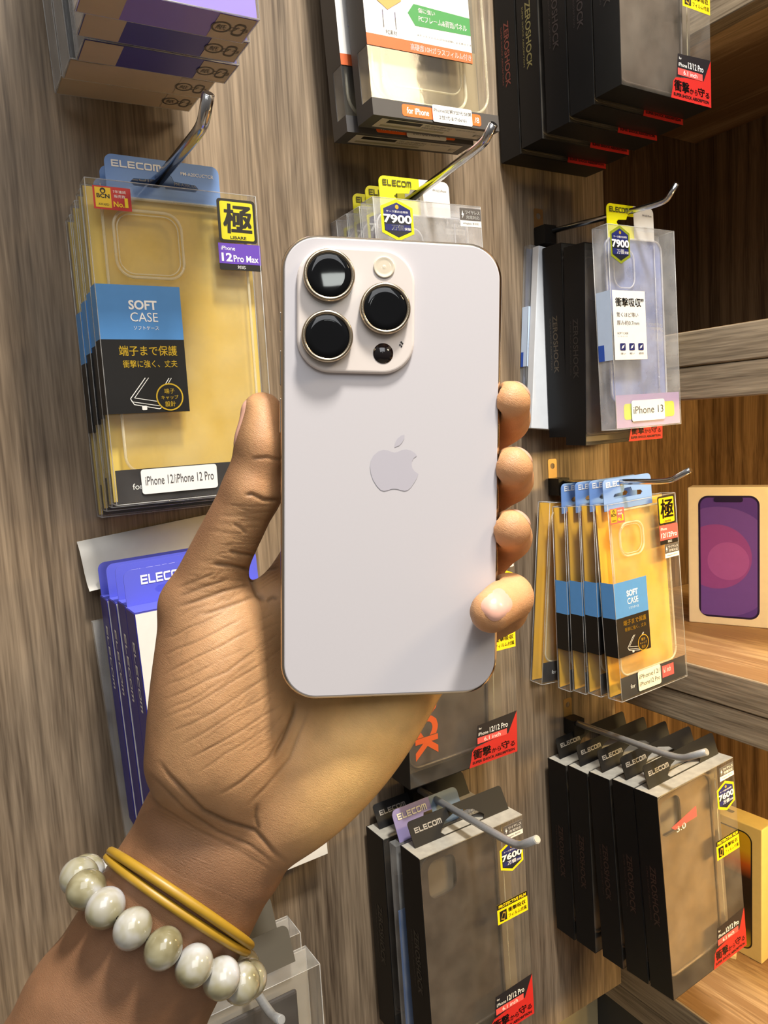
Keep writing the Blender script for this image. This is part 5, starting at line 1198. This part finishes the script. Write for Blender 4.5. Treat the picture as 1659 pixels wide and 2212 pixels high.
def bead_mat():
    m, n, l, b = nt_new('marbled_bead'); tc = n.new('ShaderNodeTexCoord'); oi = n.new('ShaderNodeObjectInfo'); mp = n.new('ShaderNodeVectorMath'); mp.operation = 'MULTIPLY_ADD'
    cmb = n.new('ShaderNodeCombineXYZ'); l.new(oi.outputs['Random'], cmb.inputs[0]); l.new(oi.outputs['Random'], cmb.inputs[2])
    l.new(cmb.outputs[0], mp.inputs[0]); mp.inputs[1].default_value = (3, 3, 3); l.new(tc.outputs['Object'], mp.inputs[2])
    no = n.new('ShaderNodeTexNoise'); no.inputs['Scale'].default_value = 70; no.inputs['Detail'].default_value = 3; no.inputs['Distortion'].default_value = .35; l.new(mp.outputs[0], no.inputs['Vector'])
    rp = n.new('ShaderNodeValToRGB'); l.new(no.outputs['Fac'], rp.inputs[0]); cr = rp.color_ramp
    cr.elements[0].position = .34; cr.elements[0].color = (*lin((112, 104, 74)), 1); cr.elements[1].position = .66; cr.elements[1].color = (*lin((190, 191, 196)), 1)
    for p, c in ((.46, (146, 140, 112)), (.54, (164, 161, 150))): e = cr.elements.new(p); e.color = (*lin(c), 1)
    l.new(rp.outputs[0], b.inputs['Base Color']); b.inputs['Roughness'].default_value = .18; b.inputs['Coat Weight'].default_value = .8; b.inputs['Coat Roughness'].default_value = .04
    return m
BM = bead_mat(); bead_me = None
rb = per / NB / 2 * 1.0
for i in range(NB):
    c_ = Vector(v2w(cen[i])); tg = Vector(v2w(cen[(i + 1) % NB]) - v2w(cen[i - 1])).normalized()
    if bead_me is None:
        b = MB(); f0 = Fr((0, 0, 0), (1, 0, 0), (0, 1, 0)); prof = []
        for k in range(15):
            a = math.pi * (k + .35) / 14.7; prof.append((max(.0007, 1.12 * rb / 1000 * math.sin(min(a, math.pi - .01))), -rb / 1000 * math.cos(min(a, math.pi - .01))))
        b.lathe(f0, 0, 0, prof, BM, 28); o = b.build('bead', bracelet); bead_me = o.data
    else: o = bpy.data.objects.new('bead', bead_me); COL.objects.link(o); o.parent = bracelet
    o.location = c_ - bc; o.rotation_euler = (tg.to_track_quat('Z', 'Y').to_matrix() @ Matrix.Rotation(i * 1.3, 3, 'Z')).to_euler()
b = MB(); b.tube([Vector(v2w(q)) - bc for q in loop], .0006, pm('elastic_cord', (60, 52, 44), .6), 8, closed=True); b.build('cord', bracelet)
for nm_, px_ in (('spacer_ring', (503, 2112)), ('spacer_ring', (545, 2100))):
    pj = np.stack([CX + F * loop[:, 0] / loop[:, 2], CY + F * loop[:, 1] / loop[:, 2]], 1) + (loop[:, 2:] > loop[:, 2].mean()) * 1e4
    cm_ = np.stack([CX + F * cen[:, 0] / cen[:, 2], CY + F * cen[:, 1] / cen[:, 2]], 1)
    fr_ = [i for i in range(NB) if cen[i, 2] < cen[:, 2].mean() + 8]
    i0 = sorted(fr_, key=lambda i: -cm_[i, 0])[0 if px_[0] > 520 else 1]; i1 = i0
    nb = [(i0 + 1) % NB, (i0 - 1) % NB]; i1 = max(nb, key=lambda i: cm_[i, 0]) if px_[0] < 520 else min(nb, key=lambda i: -cen[i, 2])
    mid = (cen[i0] + cen[i1]) / 2; tg = Vector(v2w(cen[i1]) - v2w(cen[i0])).normalized(); q0 = tg.orthogonal().normalized(); q1 = tg.cross(q0)
    b = MB(); b.tube([(q0 * math.cos(a) + q1 * math.sin(a)) * .0035 for a in np.linspace(0, 2 * math.pi, 24, endpoint=False)], .0009, pm('dark_silver', (150, 138, 122), .2, 1.0), 8, closed=True); b.build(nm_, bracelet, Vector(v2w(mid)) - bc)
RUB = pm('yellow_rubber', (160, 124, 32), .42, var=.12, scale=260)
l1 = wrist_loop((228, 1832), (552, 2050), 1.2, 120, -.03); l2 = wrist_loop((232, 1852), (546, 2064), 1.2, 120, .06)
bo = Vector(v2w(l1.mean(0))); rub = thing('rubber_band', 'yellow rubber band doubled round the wrist above the beads', 'rubber band', bo)
for lp, r_ in ((l1, .00165), (l2, .00150)):
    b = MB(); b.tube([Vector(v2w(q)) - bo for q in lp], r_, RUB, 10, closed=True); b.build('band_loop', rub)
